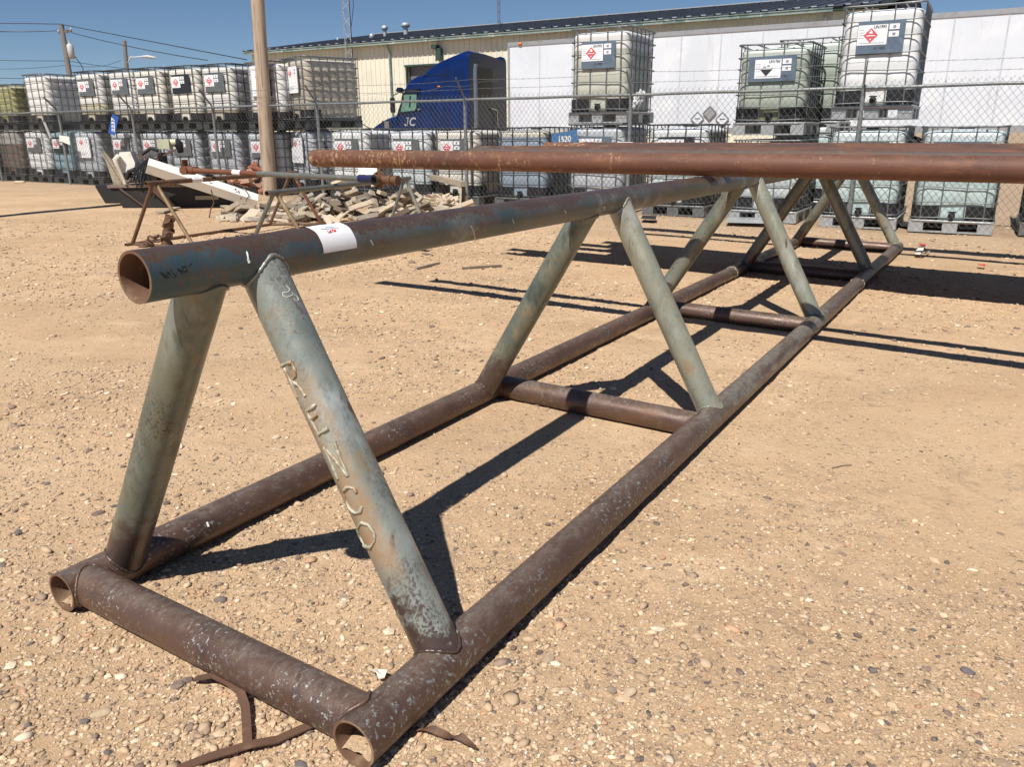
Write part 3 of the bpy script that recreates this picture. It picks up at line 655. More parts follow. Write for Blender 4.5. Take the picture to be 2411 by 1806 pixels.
cl = [(5.70,-3.05,.056,'rust_grey','dark grey brown pipe with its open end showing behind the front pipe'),
 (5.825,-2.88,.066,'rust_dark','dark rusty pipe second in the tight bundle on the rack'),
 (5.960,-3.15,.066,'rust_grey','brown pipe third from the front in the rack bundle'),
 (6.095,-2.70,.066,'rust_orange','orange rust pipe fourth from the front in the rack bundle'),
 (6.245,-2.05,.080,'rust_dark','thick dark pipe fifth from the front in the rack bundle'),
 (6.410,-2.60,.080,'rust_pipe','thick scaly rust pipe sixth from the front in the rack bundle'),
 (6.575,-2.20,.080,'rust_grey','thick grey brown pipe seventh from the front in the rack bundle'),
 (6.740,-2.75,.080,'rust_dark','thick dark pipe eighth from the front in the rack bundle'),
 (6.905,-2.35,.080,'rust_orange','thick orange pipe ninth from the front in the rack bundle'),
 (7.070,-2.50,.080,'rust_dark','thick dark pipe last and farthest in the rack bundle')]
for yt, xl, r, mt, lb in cl: long_pipe(yt, xl, r, M[mt], lb, dz=-.004*0)
long_pipe(8.12, -2.6, .056, M['rust_dark'], 'lone dark rusty pipe near the far end of the rack')
long_pipe(8.52, -3.0, .066, M['rust_grey'], 'front pipe of the pair at the very far end of rack')
long_pipe(8.66, -2.9, .066, M['rust_orange'], 'orange rust pipe lying at the very far end of rack')
def curved_tag(name, M4, w, r, a0, a1, label, mats, red=True):
    """paper wrapped round a pipe whose axis is local X at the origin"""
    e = empty(name, M4); tag(e, label, 'tag'); mb = MB(); n = 10
    def P(u, t, q): return (-w/2+w*u, -math.cos(t)*(r+q), math.sin(t)*(r+q))
    vs = [P(j/2, a0+(a1-a0)*i/n, .002) for i in range(n+1) for j in range(3)]
    mb.add(vs, [(i*3+j, i*3+j+1, (i+1)*3+j+1, (i+1)*3+j) for i in range(n) for j in range(2)], 0, True); mb.build('paper', mats[0], e)
    if red:
        rb = MB(); t0 = a0+(a1-a0)*.62
        rb.add([P(.25,t0,.0035),P(.7,t0,.0035),P(.7,t0+.3,.0035),P(.25,t0+.3,.0035)], [(0,1,2,3)]); rb.build('red_mark', mats[1], e)
    return e
def hit_y(x, y, yt):
    d = ray_t(x, y); return CT+d*((yt-CT.y)/d.y)
q = hit_y(1352, 311, 7.07)
curved_tag('pipe_tag', TR @ Matrix.Translation((q.x, 7.07, HT+RT+.084+.014*(q.x-XT))), .17, .0805, R(20), R(120), 'white paper tag with red mark on the farthest bundled pipe', [M['paper'], M['marker_red']])

# ================================================================== TEXT
def text_mb(s, size, M4, m=0, mb=None, bold=0.0, sx=1.0):
    cu = bpy.data.curves.new('t', 'FONT'); cu.body = s; cu.size = size; cu.align_x = 'CENTER'; cu.align_y = 'CENTER'; cu.offset = bold; cu.resolution_u = 3
    o = bpy.data.objects.new('t', cu); me = bpy.data.meshes.new_from_object(o)
    mb = mb or MB(); S = Matrix.Diagonal((sx, 1, 1, 1))
    mb.add([M4@S@v.co for v in me.vertices], [tuple(p.vertices) for p in me.polygons], m)
    bpy.data.objects.remove(o); bpy.data.curves.remove(cu); bpy.data.meshes.remove(me); return mb
FRONT = Matrix(((1,0,0,0),(0,0,-1,0),(0,1,0,0),(0,0,0,1)))   # text faces local -Y

# ================================================================== INTERMEDIATE BULK CONTAINERS
CW, CD = 1.0, 1.2
def rrect(hx, hy, r, per=6):
    pts = []
    for cx, cy, a0 in ((hx-r, hy-r, 0), (-hx+r, hy-r, 90), (-hx+r, -hy+r, 180), (hx-r, -hy+r, 270)):
        for i in range(per+1):
            a = R(a0+90*i/per); pts.append((cx+r*math.cos(a), cy+r*math.sin(a)))
    return pts
def dense(pts, step=.03):
    out = []
    for i, p in enumerate(pts):
        q = pts[(i+1) % len(pts)]; L = math.hypot(q[0]-p[0], q[1]-p[1]); n = max(1, int(L/step))
        out += [(p[0]+(q[0]-p[0])*k/n, p[1]+(q[1]-p[1])*k/n) for k in range(n)]
    return out
VX = [-.37, -.14, .14, .37]; VY = [-.44, -.26, -.09, .09, .26, .44]
def ibc_meshes(H, seed=0):
    rs = random.Random(seed*13+5); jx = lambda a: a*(rs.random()-.5)
    rings = [.20+(H-.215)*t for t in (0, .17, .34, .51, .68, .84, 1.0)]
    base = dense(rrect(.462, .565, .13))
    lv = []
    for i in range(29):
        t = i/28; lv.append((.19+(H-.29)*t, 0.0))
    prof = [(.165, .05), (.175, .02)] + lv + [(H-.088, .008), (H-.074, .03), (H-.064, .07), (H-.058, .13), (H-.05, .25), (H-.045, .40)]
    vs = []; n = len(base)
    for z, ins in prof:
        for x, y in base:
            k = max(0, 1-ins/.46); px, py = x*k, y*(1-ins/.565 if ins < .56 else 0)
            if ins == 0:
                dz = min(abs(z-q) for q in rings); bz = min(1, dz/.075)
                if abs(y) > .55: dx = min(abs(x-q) for q in VX)
                else: dx = min(abs(y-q) for q in VY)
                bx = min(1, dx/.06); bl = .016*math.sin(bz*PI/2)*math.sin(.35+bx*1.2)*(1 if z > .37 else -.35)
                L = math.hypot(x, y); px += x/L*bl; py += y/L*bl
            vs.append((px, py, z))
    mb = MB(); m_ = len(prof)
    mb.add(vs, [(i*n+j, i*n+(j+1) % n, (i+1)*n+(j+1) % n, (i+1)*n+j) for i in range(m_-1) for j in range(n)], 0, True)
    mb.add(vs[-n:], [tuple(range(n))], 0); mb.add(vs[:n], [tuple(range(n))[::-1]], 0)
    bt = mb
    cg = MB(); rp = rrect(.497, .597, .085, 5)
    for i, z in enumerate(rings):
        r = .0135 if i == len(rings)-1 else .0085
        ph = rs.random()*6; am = .006 if i < 6 else .003; cg.tube([(x+am*math.sin(y*5+ph), y+am*math.sin(x*6+ph*2), z+am*1.2*math.sin(x*4+y*3+ph)) for x, y in dense(rp, .15)], r, 6, closed=True)
    for x in VX:
        for s_ in (-1, 1): q1, q2 = jx(.016), jx(.02); cg.tube([(x, s_*.590, .17), (x+q1, s_*(.590+jx(.010)), .17+(H-.185)*.35), (x+q2, s_*(.590+jx(.012)), .17+(H-.185)*.7), (x, s_*.590, H-.015)], .0095, 6)
    for y in VY:
        for s_ in (-1, 1): cg.tube([(s_*.490, y, .17), (s_*.490, y, H-.015)], .0095, 6)
    for x in (-.25, .25): cg.tube([(x, -.59, H-.012), (x, .59, H-.012)], .011, 6)
    pl = MB()
    for x0 in (-.5, -.09, .32):
        for y0 in (-.6, -.09, .42):
            pl.box((x0, y0, .0), (x0+.18, y0+.18, .13))
    pl.box((-.5, -.6, .128), (.5, .6, .148))
    for y0 in (-.585, -.03, .525): pl.box((-.498, y0, -.001), (.498, y0+.06, .018))
    pl.tube([(x*1.0, y*1.0, .152) for x, y in rrect(.499, .599, .06, 4)], .016, 6, closed=True)
    gd = MB()
    q_ = [(.155,-.584),(.43,-.584),(.484,-.53),(.484,-.30),(.476,-.30),(.476,-.526),(.427,-.576),(.155,-.576)]
    gd.add([(x,y,.16) for x,y in q_]+[(x,y,.352) for x,y in q_], [tuple(range(8))[::-1],tuple(range(8,16))]+[(i,(i+1)%8,(i+1)%8+8,i+8) for i in range(8)])
    g2 = MB(); g2.add([(-x,y,z) for x,y,z in gd.v], [f[::-1] for f in gd.f])
    cap = MB(); cap.tube([(0,0,H-.05),(0,0,H-.022)], [.10,.095], 20)
    vl = MB(); vl.tube([(0,-.54,.235),(0,-.625,.235)], .042, 14); vl.tube([(0,-.60,.235),(0,-.645,.215)], [.035,.03], 12); vl.box((-.05,-.62,.27),(.05,-.605,.285))
    return dict(tank=bt, cage=cg, pallet=pl, corner_guard=gd, corner_guard2=g2, lid=cap, valve=vl)
def mesh_of(mb, name, mats):
    me = bpy.data.meshes.new(name); me.from_pydata(mb.v, [], mb.f)
    for m in (mats if isinstance(mats, (list, tuple)) else [mats]): me.materials.append(m)
    me.polygons.foreach_set('material_index', mb.m); me.polygons.foreach_set('use_smooth', mb.s); me.update(); return me
IB = {}
for key, H, sd_ in (('tall', 1.37, 0), ('tall1', 1.37, 1), ('tall2', 1.37, 2), ('tall3', 1.37, 3), ('short', 1.17, 4)):
    g = ibc_meshes(H, sd_); IB[key] = {k: mesh_of(v, 'ibc_'+k, M['galv']) for k, v in g.items()}; IB[key]['H'] = H
def child(name, me, parent, mat=None, M4=None):
    o = bpy.data.objects.new(name, me); COL.objects.link(o); o.parent = parent
    if M4 is not None: o.matrix_local = M4
    if mat is not None:
        o.material_slots[0].link = 'OBJECT'; o.material_slots[0].material = mat
    return o
def hazard(mb, cx, cz, s_, yy, kind):
    if kind == 'corr':
        mb.add([(cx-s_,yy,cz),(cx,yy,cz-s_),(cx+s_,yy,cz)], [(0,1,2)], 2)
        mb.box((cx-s_*.55,yy-.001,cz+.02),(cx-s_*.05,yy,cz+.035), 3); mb.box((cx+s_*.1,yy-.001,cz+.03),(cx+s_*.5,yy,cz+.05), 3)
        return
    mb.add([(cx-s_,yy,cz),(cx,yy,cz-s_),(cx+s_,yy,cz),(cx,yy,cz+s_)], [(0,1,2,3)], 1)
    y2 = yy-.0015
    mb.add([(cx-.30*s_,y2,cz+.25*s_),(cx+.28*s_,y2,cz+.25*s_),(cx+.20*s_,y2,cz+.50*s_),(cx+.02*s_,y2,cz+.74*s_),(cx-.16*s_,y2,cz+.48*s_)], [(0,1,2,3,4)], 0)
    mb.box((cx-.62*s_,y2-.0002,cz-.10*s_),(cx+.62*s_,y2,cz+.03*s_), 0)
    mb.box((cx-.09*s_,y2-.0002,cz-.62*s_),(cx+.09*s_,y2,cz-.42*s_), 0)
def add_label(e, H, kind, un=None):
    """name plate on the front cage with white sheets on it"""
    if kind == 'none': return
    pm = {'std':'plate_blue','gry':'plate_grey','blk':'plate_black','big':'plate_grey','corr':'plate_blue'}[kind[:4].strip('_')] if kind[:4] in ('std','gry','blk','big','corr') else 'plate_grey'
    ztop = .20+(H-.215)*.84; zlo = .20+(H-.215)*.51
    if kind == 'big':
        pl = MB(); pl.box((-.30,-.612,zlo-.12),(.24,-.606,ztop+.02)); p = pl.build('name_plate', M['plate_grey'], e)
        st = MB(); st.box((-.285,-.616,zlo-.11),(.20,-.6125,ztop+.015), 0); hazard(st, -.10, ztop-.11, .075, -.617, 'fl')
        for i in range(3): st.box((-.25,-.6172,zlo-.05+i*.03),(-.02+.05*i,-.616,zlo-.042+i*.03), 3)
        for i in range(2): st.box((.08,-.6172,ztop-.07-i*.06),(.13,-.616,ztop-.04-i*.06), 3)
        st.build('white_sheet', [M['paper'], M['placard_red'], M['print_dark'], M['print_grey']], p); return
    x0, x1 = (-.285, .285) if kind != 'corr' else (-.33, .32)
    pl = MB(); pl.box((x0,-.612,zlo),(x1,-.606,ztop)); p = pl.build('name_plate', M[pm], e)
    zt = ztop-.035; zb = zt-.235
    st = MB(); w0 = x0+.005 if kind != 'corr' else -.24
    w1 = w0+.36 if un else w0+.27
    zj = random.uniform(-.012,.01); zt += zj; zb += zj
    st.box((w0,-.616,zb),(w1,-.6125,zt), 0)
    hazard(st, (w0+w1)/2-(.02 if un else 0), (zb+zt)/2-.005, .088, -.617, 'corr' if kind == 'corr' else 'fl')
    for i in range(4): st.box((w0+.015,-.6172,zt-.06-i*.03),(w0+.075,-.616,zt-.055-i*.03), 4)
    st.box((w0+.02,-.6172,zb+.02),(w1-.03,-.616,zb+.026), 3)
    if un: text_mb(un, .052, Matrix.Translation((w1-.095,-.6175,zt-.03)) @ FRONT, 2, st, .0012, .85)
    st.build('white_sheet', [M['paper'], M['placard_red'], M['print_dark'], M['print_grey'], M['print_grey']], p)
    s2 = MB(); sx = min(w1+.015, x1-.13)
    for k in (0, 1):
        s2.box((sx,-.616,zt-.065-k*.085),(sx+.12,-.6125,zt-k*.085), 0); s2.box((sx+.045,-.6172,zt-.05-k*.085),(sx+.08,-.616,zt-.018-k*.085), 1)
    s2.build('small_sticker', [M['paper'], M['print_grey']], p)
    if un:
        s3 = MB(); text_mb('A11003' if un == 'UN1993' and kind == 'std' else 'M 17  CAU', .045, Matrix.Translation((.0 if kind == 'std' else .12,-.6135,zlo+.06)) @ FRONT, 0, s3, .001)
        s3.build('stencilled_mark', M['print_dark'], p)
def ibc(a, n, z, tank, label, kind='none', H='tall', cagem='cage', ang=0.0, un=None, valve=True, grp=None, hs=None, tilt=0):
    if hs is None: hs = .945 if a < -12.7 else (.967 if a < -7 else 1.0)
    if H == 'tall': H = random.choice(('tall','tall1','tall2','tall3'))
    d = IB[H]; c = AN(a+CW/2, n+CD/2, z)
    if ang:   # swing about the front-right corner
        pr = AN(a+CW, n, z); c = pr + Matrix.Rotation(ROT+ang, 3, 'Z') @ Vector((-CW/2, CD/2, 0))
    e = empty('bulk_container', frame(c, ROT+ang) @ Matrix.Rotation(tilt, 4, 'Y') @ Matrix.Diagonal((1,1,hs,1)))
    tag(e, label, 'bulk container', grp or 'caged plastic liquid containers along the fence')
    child('tank', d['tank'], e, M[tank]); child('cage', d['cage'], e, M[cagem]); child('pallet', d['pallet'], e, M['galv'] if cagem == 'cage' and a > -9 else (M['cage'] if a > -9 else M['cage_dark']))
    child('corner_guard', d['corner_guard'], e, M['black']); child('corner_guard', d['corner_guard2'], e, M['black']); child('lid', d['lid'], e, M['black'])
    if valve: child('valve', d['valve'], e, M['black'])
    add_label(e, d['H'], kind, un); return e
NB = 12.15; H1 = 1.372
def lz(a): p = AN(a+.5, NB+.4); return hz(p.x, p.y)
def tz(a): return lz(a)+1.374*(.945 if a < -12.7 else (.967 if a < -7 else 1.0))
def aof(x, y): return onn(x, y, NB).dot(U)
BOT = [
 (-24.0,'t_brown','none','cage','tall','brown stained container at the far left end of bottom row'),
 (-22.65,'t_brown','none','cage','tall','lower container with brown lower half, second from the left edge'),
 (-21.45,'t_white','gry','cage','tall','lower white container behind first fence post with grey plate and red diamond'),
 (-20.35,'t_teal','blk','cage_dark','tall','lower teal container with black plate behind the leftmost fence post'),
 (-19.35,'t_grey','big','cage','tall','lower grey container with one tall white sheet and pink diamond, above the dirt bank'),
 (-17.95,'t_grey','gry','cage_dark','tall','lower grey container directly under the blue 2237 plate'),
 (-16.87,'t_grey','gry','cage_dark','tall','lower grey container just right of the 2237 plate, behind white machine parts'),
 (-15.84,'t_grey','gry','cage_dark','tall','lower container with dark plate and two small stickers behind the white beam top'),
 (-14.61,'t_grey','gry','cage','tall','lower grey container with plate left of the wooden pole, behind the brick heap'),
 (-13.41,'t_grey','gry','cage_dark','tall','lower container with tilted red diamond sheet partly hidden by the wooden pole'),
 (-11.13,'t_white','gry','cage','tall','lower white topped container behind left end of the thick rusty pipe'),
 (-9.71,'t_clear','gry','cage_dark','tall','lower clean white container below the truck nose'),
 (-8.66,'t_cream','gry','cage_dark','tall','lower cream container with white sheet below the truck door'),
 (-7.33,'t_blue','none','cage_dark','tall','lower container full of blue grey liquid under the trailer front corner'),
 (-5.95,'t_grey','std','cage','tall','lower grey container with red diamond beside the worn blue 1520 plate'),
 (-4.6,'t_clear','blk','cage_dark','tall','lower clear container with open caged top between two tall stacks'),
 (-3.24,'t_clear','none','cage','short','short lower container under the one holding green liquid'),
 (-1.92,'t_aqua','gry','cage','tall','lower container under the tallest white one, behind right fence post'),
 (-.77,'t_aqua','corr','cage','tall','lone aqua tinted container with torn labels near the right edge'),
 (.52,'t_aqua','none','cage_dark','tall','container on black pallet cut off by the right edge'),
]
for a, t, k, cg, H, lb in BOT: ibc(a, NB, lz(a), t, lb, k, H, cg)
ibc(-12.58, NB, lz(-12.2), 't_grey', 'lower container turned sideways with a large white sheet right of the wooden pole', 'big', 'tall', 'cage_dark', ang=R(-20))
zt = 1.375
def up(x, y, t, lb, k, **kw):
    a = aof(x, y); return ibc(a, kw.pop('n', NB), kw.pop('z', None) or tz(a), t, lb, k, **kw)
a_ = aof(25, 182)-1.0
ibc(a_-.1, NB, tz(a_), 't_yellow', 'upper container of yellow green liquid at the left edge of photo', 'none', 'short')
ibc(a_-1.3, NB, tz(a_), 't_yellow', 'upper yellow container just beyond the left edge', 'none', 'short')
up(43, 164, 't_sand', 'upper white and beige container second from the left edge, no plate', 'none')
up(153, 157, 't_amber', 'upper container with amber liquid behind the far utility pole base', 'gry', cagem='cage_dark')
up(224, 156, 't_dusty', 'upper dusty container above the blue 2237 plate', 'gry', cagem='cage_dark')
up(277, 142, 't_cream', 'upper cream white container right of the street lamp pole', 'gry', cagem='cage_dark', z=None)
up(352, 139, 't_cream', 'upper container with black plate and red diamond', 'blk', cagem='cage_dark')
up(423, 133, 't_dusty', 'upper container with wide plate, third left of the wooden pole', 'gry', cagem='cage_dark')
up(523, 128, 't_sand', 'upper container with tall white sheet partly hidden by the wooden pole', 'big')
a_ = aof(655, 124)-1.0
ibc(a_, NB, tz(a_), 't_tan', 'upper tan container turned sideways with big white sheet, right of wooden pole', 'big', ang=R(-20))
ibc(-5.92, NB, lz(-5.9)+zt, 't_olive', 'upper container with cloudy olive liquid and plastic bag caught on its corner', 'std', un='UN1993', hs=1.025)
ibc(-3.26, NB, 1.178, 't_green', 'upper container of green liquid with black corrosive placard', 'corr', H='short', un='UN1760', hs=1.05)
ibc(-1.91, NB, 1.378, 't_white', 'tallest stacked container, clean white with UN1993 sheet, at right', 'std', un='UN1993', hs=1.04)
b2 = 'caged containers in the second row back'
ibc(-6.55, NB+1.5, 0, 't_white', 'back row lower container behind the olive one', 'none', grp=b2); ibc(-6.55, NB+1.5, 1.375, 't_white', 'back row white container peeking out left of the olive liquid one', 'std', grp=b2)
ibc(-3.0, NB+1.35, 0, 't_aqua', 'back row lower container behind the green one', 'none', grp=b2); ibc(-3.0, NB+1.35, 1.2, 't_green', 'back row greenish container peeking out right of the green liquid one', 'none', grp=b2)

# ================================================================== FENCE
fence = empty('chain_link_fence', frame(AN(-20, 11.98), ROT)); tag(fence, 'galvanised chain link fence with barbed wire arms across the yard', 'fence')
FA0, FA1 = -24.5, 4.5; FH = 1.77
def fl(a, n=0.0, z=0.0): return Vector((a+20, n, z))       # fence local: x along, -y towards the yard
def fz(a): p = AN(a, 11.98); return hz(p.x, p.y)
pa = [-19.45+3.0*i for i in range(-2, 9)]
pa = [-25.2,-22.4]+[onn(x, 246-.030*x, 11.98).dot(U) for x in (126,284,459,684,1004,1363,1866)]+[3.2]
for a in pa:
    z0 = fz(a); mb = MB(); mb.tube([fl(a,0,z0-.05), fl(a,0,FH+.02)], .030, 12); mb.tube([fl(a,0,FH+.02), fl(a,0,FH+.045)], [.036,.02], 12)
    for z_ in (.4,.9,1.4): mb.tube([fl(a,0,z_-.006), fl(a,0,z_+.006)], .033, 10)
    p = mb.build('post', M['fence_galv'], fence)
    ab = MB(); ab.bar(fl(a,-.01,FH+.03), fl(a+.05,-.33,FH+.33), .035, .012, up=(1,0,0)); ab.build('barb_arm', M['cage'], p)
mb = MB(); mb.tube([fl(FA0+i*.5, 0, FH+.004*math.sin(i*1.7)) for i in range(int((FA1-FA0)/.5)+1)], .0215, 10)
mb.build('top_rail', M['fence_galv'], fence)
cm = MB(); pit = .088; hm = FH+.07; wr = .0021
def sag(a, z): return .012*math.sin(a*2.3+z*3)+.01*math.sin(a*5.1)
na = int((FA1-FA0+2)/pit)
for fam in (1, -1):
    for i in range(-22, na+22):
        a0_ = FA0+i*pit; pts = []
        for k in range(9):
            z_ = hm*k/8; a_ = a0_+fam*z_*.82
            pts.append((a_, z_))
        pts = [(a_, z_) for a_, z_ in pts if FA0-.3 < a_ < FA1]
        if len(pts) > 1:
            cm.tube([fl(a_, .022*fam*.2-.03+sag(a_, z_), z_+max(0, fz(a_))*(1-z_/hm)) for a_, z_ in pts], wr, 3, caps=False, sm=False)
cm.build('chain_link_mesh', M['fence_wire'], fence)
tp = MB()
for i in range(int((FA1-FA0)/pit)):
    a_ = FA0+i*pit+.03; tp.tube([fl(a_,-.03,hm-.005), fl(a_+.006,-.035,hm+.022)], .0022, 3, caps=False)
tp.build('twisted_ends', M['fence_wire'], fence)
for k, (yy, zz, sg) in enumerate(((-.15,.165,.012),(-.30,.30,.03))):
    bw = MB(); pts = []
    for i in range(int((FA1-FA0)/.12)):
        a_ = FA0+i*.12; ph = (a_+19.45)/3.0 % 1; dz = -sg*4*ph*(1-ph)
        pts.append(fl(a_, yy+.01*math.sin(a_*3), FH+zz+dz))
        if i % 1 == 0: c = pts[-1]; bw.tube([c+Vector((-.012,.0,-.012)), c+Vector((.012,.004,.012))], .0022, 3, caps=False)
    bw.tube(pts, .0024, 4, caps=False); bw.build('barbed_wire', M['fence_wire'], fence)
# loose end of barbed wire drooping between two posts
bw = MB(); pts = [fl(-9.9+i*.12, -.12-.01*i, FH+.12+.10*(i/20)**1.5+.02*math.sin(i*.9)) for i in range(26)]; bw.tube(pts, .0024, 4, caps=False); bw.build('barbed_wire', M['fence_wire'], fence)

# plates and small signs hung on the fence
def plate_on(pix, n, th, mat, name, label, cat, txt=None, tsz=.1, tcol='paper', rot=0, extra=None):
    P = [onn(x, y, n) for x, y in pix]; c = sum(P, Vector())/4; e = empty(name, frame(c, ROT)); Mi = frame(c, ROT).inverted(); L = [Mi@p for p in P]
    mb = MB(); f = [Vector((p.x, -th/2, p.z)) for p in L]; b_ = [Vector((p.x, th/2, p.z)) for p in L]
    mb.add(f+b_, [(0,1,2,3),(7,6,5,4),(0,4,5,1),(1,5,6,2),(2,6,7,3),(3,7,4,0)]); pl = mb.build('plate', M[mat], e)
    if txt:
        t = text_mb(txt, tsz, Matrix.Translation((0,-th/2-.002,0)) @ Matrix.Rotation(rot, 4, 'Y') @ FRONT, 0, None, tsz*.03); t.build('numbers', M[tcol], e)
    tag(e, label, cat); return e
Z1 = lambda x, y: ((x/5.5225)/SC, (240+y/5.5225)/SC)
plate_on([Z1(1460,150),Z1(1408,400),Z1(1490,435),Z1(1545,195)], 11.90, .006, 'sign_blue', 'number_plate', 'blue plate reading 2237 hung upright on the fence', 'sign', '2237', .155, 'paper', R(-78))
Z3 = lambda x, y: ((1000+x/3.682)/SC, (y/3.682)/SC)
plate_on([Z3(1098,1160),Z3(1104,1275),Z3(1330,1268),Z3(1320,1118)], 12.06, .006, 'sign_blue_worn', 'number_plate', 'worn blue plate reading 1520 behind the fence mesh', 'sign', '1520', .12, 'chalk', R(-2))
plate_on([Z1(560,255),Z1(650,470),Z1(672,460),Z1(590,262)], 11.90, .02, 'galv', 'slim_board', 'slim grey board leaning on the fence near the leftmost post', 'board')
plate_on([Z1(770,430),Z1(778,500),Z1(915,560),Z1(900,448)], 11.90, .01, 'chalk', 'fence_sign', 'small faded pale sign wired to the fence left of the blue 2237 plate', 'sign')
# plastic bag on the olive container
def blob(name, M4, sx, sy, sz, mat, label, cat, amp=.5, fr=2.5, k=26):
    vs = []; n = k
    for i in range(n+1):
        t = PI*i/n
        for j in range(n):
            p = Vector((math.sin(t)*math.cos(2*PI*j/n), math.sin(t)*math.sin(2*PI*j/n), math.cos(t))); r = 1+amp*(abs(mnoise.noise(p*fr))*1.6-.3)+.2*mnoise.noise(p*7)
            vs.append((p.x*sx*r, p.y*sy*r, p.z*sz*r))
    mb = MB(); mb.add(vs, [(i*n+j, (i+1)*n+j, (i+1)*n+(j+1) % n, i*n+(j+1) % n) for i in range(n) for j in range(n)], 0, False)
    o = mb.build(name, mat); o.matrix_world = M4; return tag(o, label, cat)
blob('plastic_bag', frame(AN(-4.84, NB+.28, 1.72), ROT) @ Matrix.Rotation(.5, 4, 'X'), .05, .22, .09, M['poly_bag'], 'crumpled clear plastic bag snagged on the olive container side', 'plastic bag')

# ================================================================== WOODEN POLE
b0_ = gnd(583, 423); pw = empty('wooden_pole', Matrix.Translation(b0_)); tag(pw, 'bare weathered wooden utility pole rising out of frame before the fence', 'utility pole')
top = at(553, -60, (b0_-CAM).dot(FW)*.0+1); d0 = math.hypot(b0_.x, b0_.y)
v = ray(556, 0); tt = b0_.y/v.y; T = CAM+v*tt; dirp = (T-b0_); Tt = b0_+dirp*1.9
mb = MB(); n = 40; pts = [Vector((0,0,-.2)).lerp(Tt-b0_, i/n) for i in range(n+1)]
mb.tube(pts, [.142-.034*i/n+.002*math.sin(i*1.3) for i in range(n+1)], 28); mb.build('trunk', M['wood_pole'], pw)
cr = MB()
for i in range(9):
    a = 3.6+i*.33; z0 = .3+.45*(i % 5); L = .5+.3*(i % 3); q = (Tt-b0_).normalized()
    cr.tube([q*z0+Vector((math.cos(a)*.135, math.sin(a)*.135, 0)), q*(z0+L)+Vector((math.cos(a+.03)*.128, math.sin(a+.03)*.128, 0))], .003, 4)
cr.build('drying_cracks', M['far_brown'], pw)
# a second pole stands outside the frame on the left; only its shadow reaches the picture
sp0 = TR@Vector((-11.45, .6, 0)); sp0.z = hz(sp0.x, sp0.y)
mb = MB(); mb.tube([sp0-Z*.1, sp0+Z*12.5+Vector((.05,0,0))], [.21,.15], 16); o = mb.build('wooden_pole', M['wood_pole']); tag(o, 'wooden pole outside the left edge that throws the long shadow', 'utility pole')

# ================================================================== BUILDING
NW = 34.65; NG = 34.33; ZE = 5.5
def an(x, y, n): p = onn(x, y, n); return p.dot(U), p.z
aL = onn(545, 130, NW).dot(U); aR = onn(1893, 12, NG).dot(U); gL = onn(528.5, 113, NG).dot(U); gR = onn(1800, 16, NG).dot(U)
bld = empty('metal_building', frame(AN(aL, NW), ROT)); tag(bld, 'long cream ribbed metal building with dark slate roof behind the trailer', 'building')
def BL(a, n, z): return Vector((a-aL, n-NW, z))
LW = aR-aL
wl = MB(); x = 0.0; rib = []; dA0, _ = an(880, 144, NW); dz_ = an(880, 144, NW)[1]; dX0 = dA0-aL; dX1 = dX0+4.3
mb = MB()
def ribwall(x0, x1, z0, z1, n=0.0):
    k0 = int(x0/.3048)+1; xs_ = [x0]; 
    prof = [(x0, 0)]
    kk = k0
    while kk*.3048 < x1-.05:
        c = kk*.3048; prof += [(c-.035, 0), (c-.018, -.034), (c+.018, -.034), (c+.035, 0)]; kk += 1
    prof.append((x1, 0)); vs = [(p, n+q, z0) for p, q in prof]+[(p, n+q, z1) for p, q in prof]; m_ = len(prof)
    wl.add(vs, [(i, i+1, m_+i+1, m_+i) for i in range(m_-1)])
ribwall(0, dX0, -.3, ZE+.05); ribwall(dX0, dX1, dz_, ZE+.05); ribwall(dX1, LW, -.3, ZE+.05)
wl.box((0,.02,-.3),(dX0,.15,ZE)); wl.box((dX1,.02,-.3),(LW,.15,ZE)); wl.box((dX0,.02,dz_),(dX1,.15,ZE)); wl.box((0,.15,-.3),(.15,24,ZE)); wl.box((LW-.15,.15,-.3),(LW,24,ZE))
wl.build('wall', M['wall_cream'], bld)
dr = MB(); dr.box((dX0+.02,.22,-.3),(dX1-.02,.28,dz_))
for i in range(1,9): dr.box((dX0+.03,.205,-.3+i*.5),(dX1-.03,.222,-.28+i*.5))
d_ = dr.build('overhead_door', M['door_grey'], bld)
df = MB(); df.box((dX0-.09,-.06,-.3),(dX0,.3,dz_)); df.box((dX1,-.06,-.3),(dX1+.09,.3,dz_)); df.box((dX0-.15,-.07,dz_),(dX1+.15,.3,dz_+.09)); df.build('door_frame', M['trim_dark'], bld)
aRid, zRid = an(1371, 29.5, NW+11.5)
rf = MB(); x0 = gL-aL-.15; x1 = aR-aL+.35; y0 = NG-NW-.12; y1 = 11.5; z0 = ZE+.10; z1 = zRid
prof = [(x0, 0)]; c = x0+.15
while c < x1-.1: prof += [(c-.04, 0), (c-.022, .06), (c+.022, .06), (c+.04, 0)]; c += .3048*2
prof.append((x1, 0)); m_ = len(prof)
for ya, za, yb, zb in ((y0, z0, y1, z1), (y1, z1, 24.3, z0)):
    vs = [(p, ya, za+q) for p, q in prof]+[(p, yb, zb+q) for p, q in prof]; rf.add(vs, [(i, i+1, m_+i+1, m_+i) for i in range(m_-1)])
rf.add([(x0,y0,z0-.02),(x1,y0,z0-.02),(x1,y1,z1-.05),(x0,y1,z1-.05)], [(3,2,1,0)]); rf.add([(x1-.05,0,ZE-.3),(x1-.05,24,ZE-.3),(x1-.05,y1,z1-.05)], [(0,1,2)])
rf.build('roof', M['roof_slate'], bld)
rc = MB(); rc.bar((x0,y1,z1+.07),(x1,y1,z1+.07),.35,.05); 
for i in range(int((x1-x0)/.61)): rc.box((x0+.15+i*.61-.05, y0+.12, z0+.045),(x0+.15+i*.61+.20, y0+.30, z0+.085))
rc.build('ridge_cap', M['galv'], bld)
